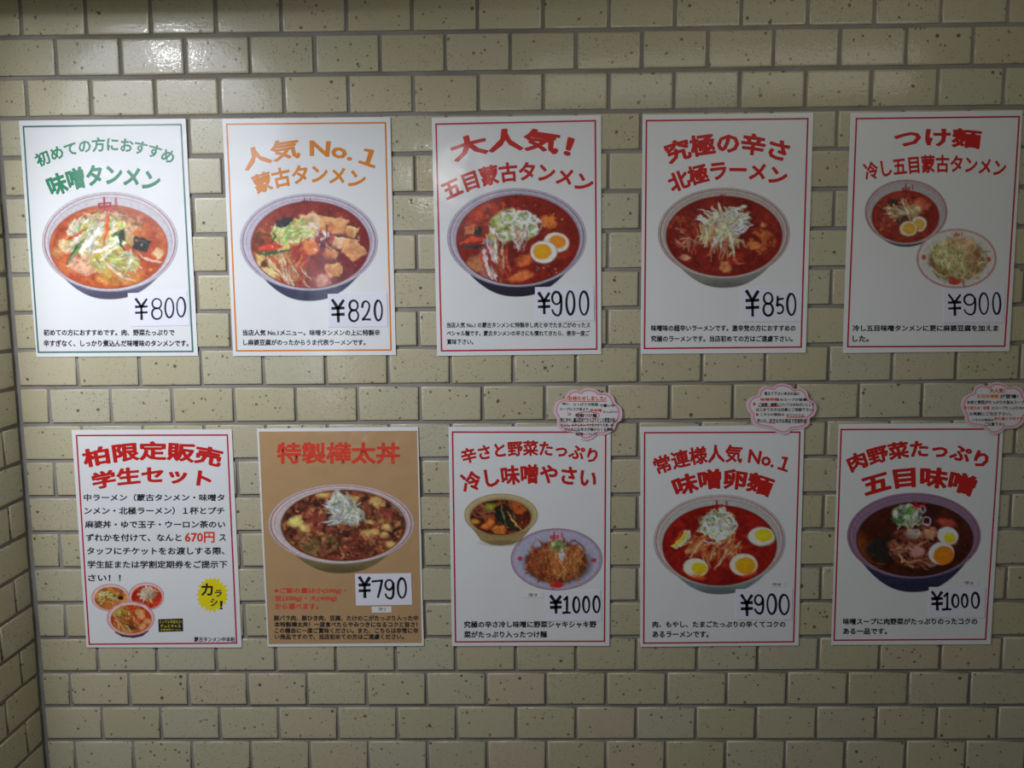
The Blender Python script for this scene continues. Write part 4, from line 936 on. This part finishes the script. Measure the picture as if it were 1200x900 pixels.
def smooth_loop(P, n=5):
    P = np.array(P, float); out = []
    for i in range(len(P)):
        p0, p1, p2, p3 = P[i - 1], P[i], P[(i + 1) % len(P)], P[(i + 2) % len(P)]
        for j in range(n):
            t = j / n; out.append(.5 * (2 * p1 + (p2 - p0) * t + (2*p0 - 5*p1 + 4*p2 - p3) * t*t + (3*p1 - p0 - 3*p2 + p3) * t**3))
    return np.array(out)
NOTES = {
 8: ((640, 448, 12), [(270, 195), (325, 125), (400, 100), (482, 126), (525, 92), (600, 78), (690, 95), (755, 142), (850, 140), (935, 190), (980, 290), (1050, 350), (1070, 440), (1050, 530), (990, 575), (960, 650), (900, 700), (820, 735), (720, 735), (660, 780), (560, 815), (480, 800), (535, 760), (480, 742), (400, 705), (290, 690), (200, 660), (150, 600), (150, 510), (105, 430), (110, 330), (160, 260), (245, 235)],
     [("お待たせしました♪", 310, 840, 190, 255, 'vermilion'), ("特に、", 225, 345, 282, 318, 'black'), ("さっぱり冷製麺", 380, 730, 285, 330, 'green'), ("で暑い中", 745, 965, 300, 345, 'black'), ("スープにコク旨より", 190, 590, 350, 395, 'black'), ("辛味噌", 610, 780, 368, 412, 'vermilion'), ("たっぷりの", 800, 1000, 395, 430, 'black'),
      ("特製つけ麺", 415, 710, 435, 490, 'black'), ("特に冷やし麺は初めてたっぷりとした野菜が旨い", 200, 1000, 492, 568, 'black'), ("さらに、もやしキャベツをのせて元気一杯", 205, 950, 575, 622, 'black'), ("でじわじわ辛さが後からくる美味", 255, 940, 632, 685, 'black'), ("限定麺・こちらです", 415, 720, 702, 742, 'black')],
     [((290, 262), (850, 262)), ((300, 424), (350, 440)), ((300, 456), (350, 450)), ((210, 606), (760, 590))], 'pink cloud-shaped handwritten note above the poster of the pot and noodle plate', (580, 460, 170, 48)),
 9: ((865, 443, 12), [(265, 235), (295, 155), (370, 108), (478, 130), (540, 85), (640, 75), (735, 108), (780, 150), (880, 140), (960, 190), (995, 290), (1078, 350), (1098, 430), (1060, 520), (1003, 560), (990, 640), (920, 700), (810, 718), (745, 730), (700, 778), (620, 792), (530, 760), (440, 712), (330, 690), (220, 660), (175, 590), (170, 510), (118, 440), (110, 340), (170, 270)],
     [("覚えて下さい本日の品に", 360, 860, 190, 240, 'black'), ("味噌卵麺", 305, 570, 275, 320, 'vermilion'), ("のスープが登場!", 580, 965, 280, 322, 'black'), ("※", 200, 240, 340, 385, 'vermilion'), ("ご飯類・麺類についてのおねがいとして", 280, 1065, 345, 395, 'black'), ("はじめての方は店員にご相談下さい。", 245, 1060, 415, 465, 'black'), ("※", 240, 285, 490, 530, 'vermilion'), ("こちらの商品は", 305, 645, 485, 530, 'black'), ("辛さひかえめ。", 670, 935, 495, 545, 'gray'), ("辛いの、好きな方は商品で別途料金", 260, 955, 565, 630, 'black')],
     [((275, 398), (600, 392)), ((670, 548), (930, 545)), ((400, 622), (520, 630))], 'pink cloud-shaped handwritten note above the poster with four egg halves', None),
 10: ((1110, 440, 12), [(340, 240), (370, 165), (460, 120), (572, 150), (620, 102), (710, 90), (810, 120), (862, 160), (960, 150), (1045, 200), (1085, 295), (1160, 360), (1180, 440), (1150, 530), (1090, 575), (1060, 655), (980, 725), (880, 742), (800, 745), (740, 798), (640, 832), (565, 800), (530, 760), (430, 712), (300, 700), (240, 640), (230, 560), (182, 460), (192, 350), (250, 280)],
     [("大人気！", 580, 800, 175, 245, 'vermilion'), ("五目味噌麺", 400, 710, 260, 315, 'orange'), ("が登場！", 725, 990, 260, 320, 'black'), ("お肉と野菜がたっぷりの旨みスープで", 265, 1120, 345, 400, 'black'), ("辛さ控えめ・味噌", 225, 580, 425, 478, 'vermilion'), ("のスープたっぷりなので", 610, 1140, 430, 475, 'black'), ("お気軽にご注文下さい。", 300, 890, 510, 560, 'black'), ("こちらの商品は", 340, 640, 600, 640, 'black'), ("持ち帰り不可です！", 645, 1070, 580, 630, 'vermilion'), ("ご注意下さい", 510, 800, 655, 705, 'black')],
     [], 'pink cloud-shaped handwritten note at the right edge above the navy bowl poster', None)}
for k, (tr, out, rows, unders, lab, oval) in NOTES.items():
    loop = smooth_loop(out); c = np.array([loop[:, 0].mean(), (loop[:, 1].min() + loop[:, 1].max() - 80) / 2])
    sh, loc, org = flat_sheet(k, tr, [tuple(p) for p in loop], .0012)
    note = slab('cloud_note', sh, loc, NOTE, .0005); note.location = org
    note['label'] = lab; note['category'] = 'note'; note['group'] = 'pink cloud notes above the lower posters'; sh.root = note
    inner = c + (loop - c) * .87; n = len(inner)
    sh.put('writing_area', [sh.loc(*p) for p in inner], [tuple(range(n))], NOTEIN, .00005)
    V, Fc = ribbon([tuple(p) for p in (c + (loop - c) * .90)] + [tuple((c + (loop - c) * .90)[0])], 13, random.Random(1), True)
    sh.put('pink_outline', [sh.loc(*v) for v in V], Fc, PINK, .00009)
    for colr in ('black', 'vermilion', 'green', 'orange', 'gray'):
        rs = [r[:5] for r in rows if r[5] == colr]
        if rs: sh.lines('handwriting', rs, INK[colr], .035 if colr != 'gray' else .02, .00012)
    P, Fc = [], []
    for a, b_ in unders:
        V, f = ribbon([a, ((a[0] + b_[0]) / 2, (a[1] + b_[1]) / 2 + 3), b_], 10, random.Random(2)); kk = len(P)
        P += [sh.loc(*v) for v in V]; Fc += [tuple(i + kk for i in g) for g in f]
    if oval:
        V, f = ribbon([(oval[0] + oval[2] * math.cos(t), oval[1] + oval[3] * math.sin(t)) for t in np.linspace(0, 6.28, 30)], 9, random.Random(5), True); kk = len(P)
        P += [sh.loc(*v) for v in V]; Fc += [tuple(i + kk for i in g) for g in f]
    if P: sh.put('underline', P, Fc, INK['vermilion'], .00016)
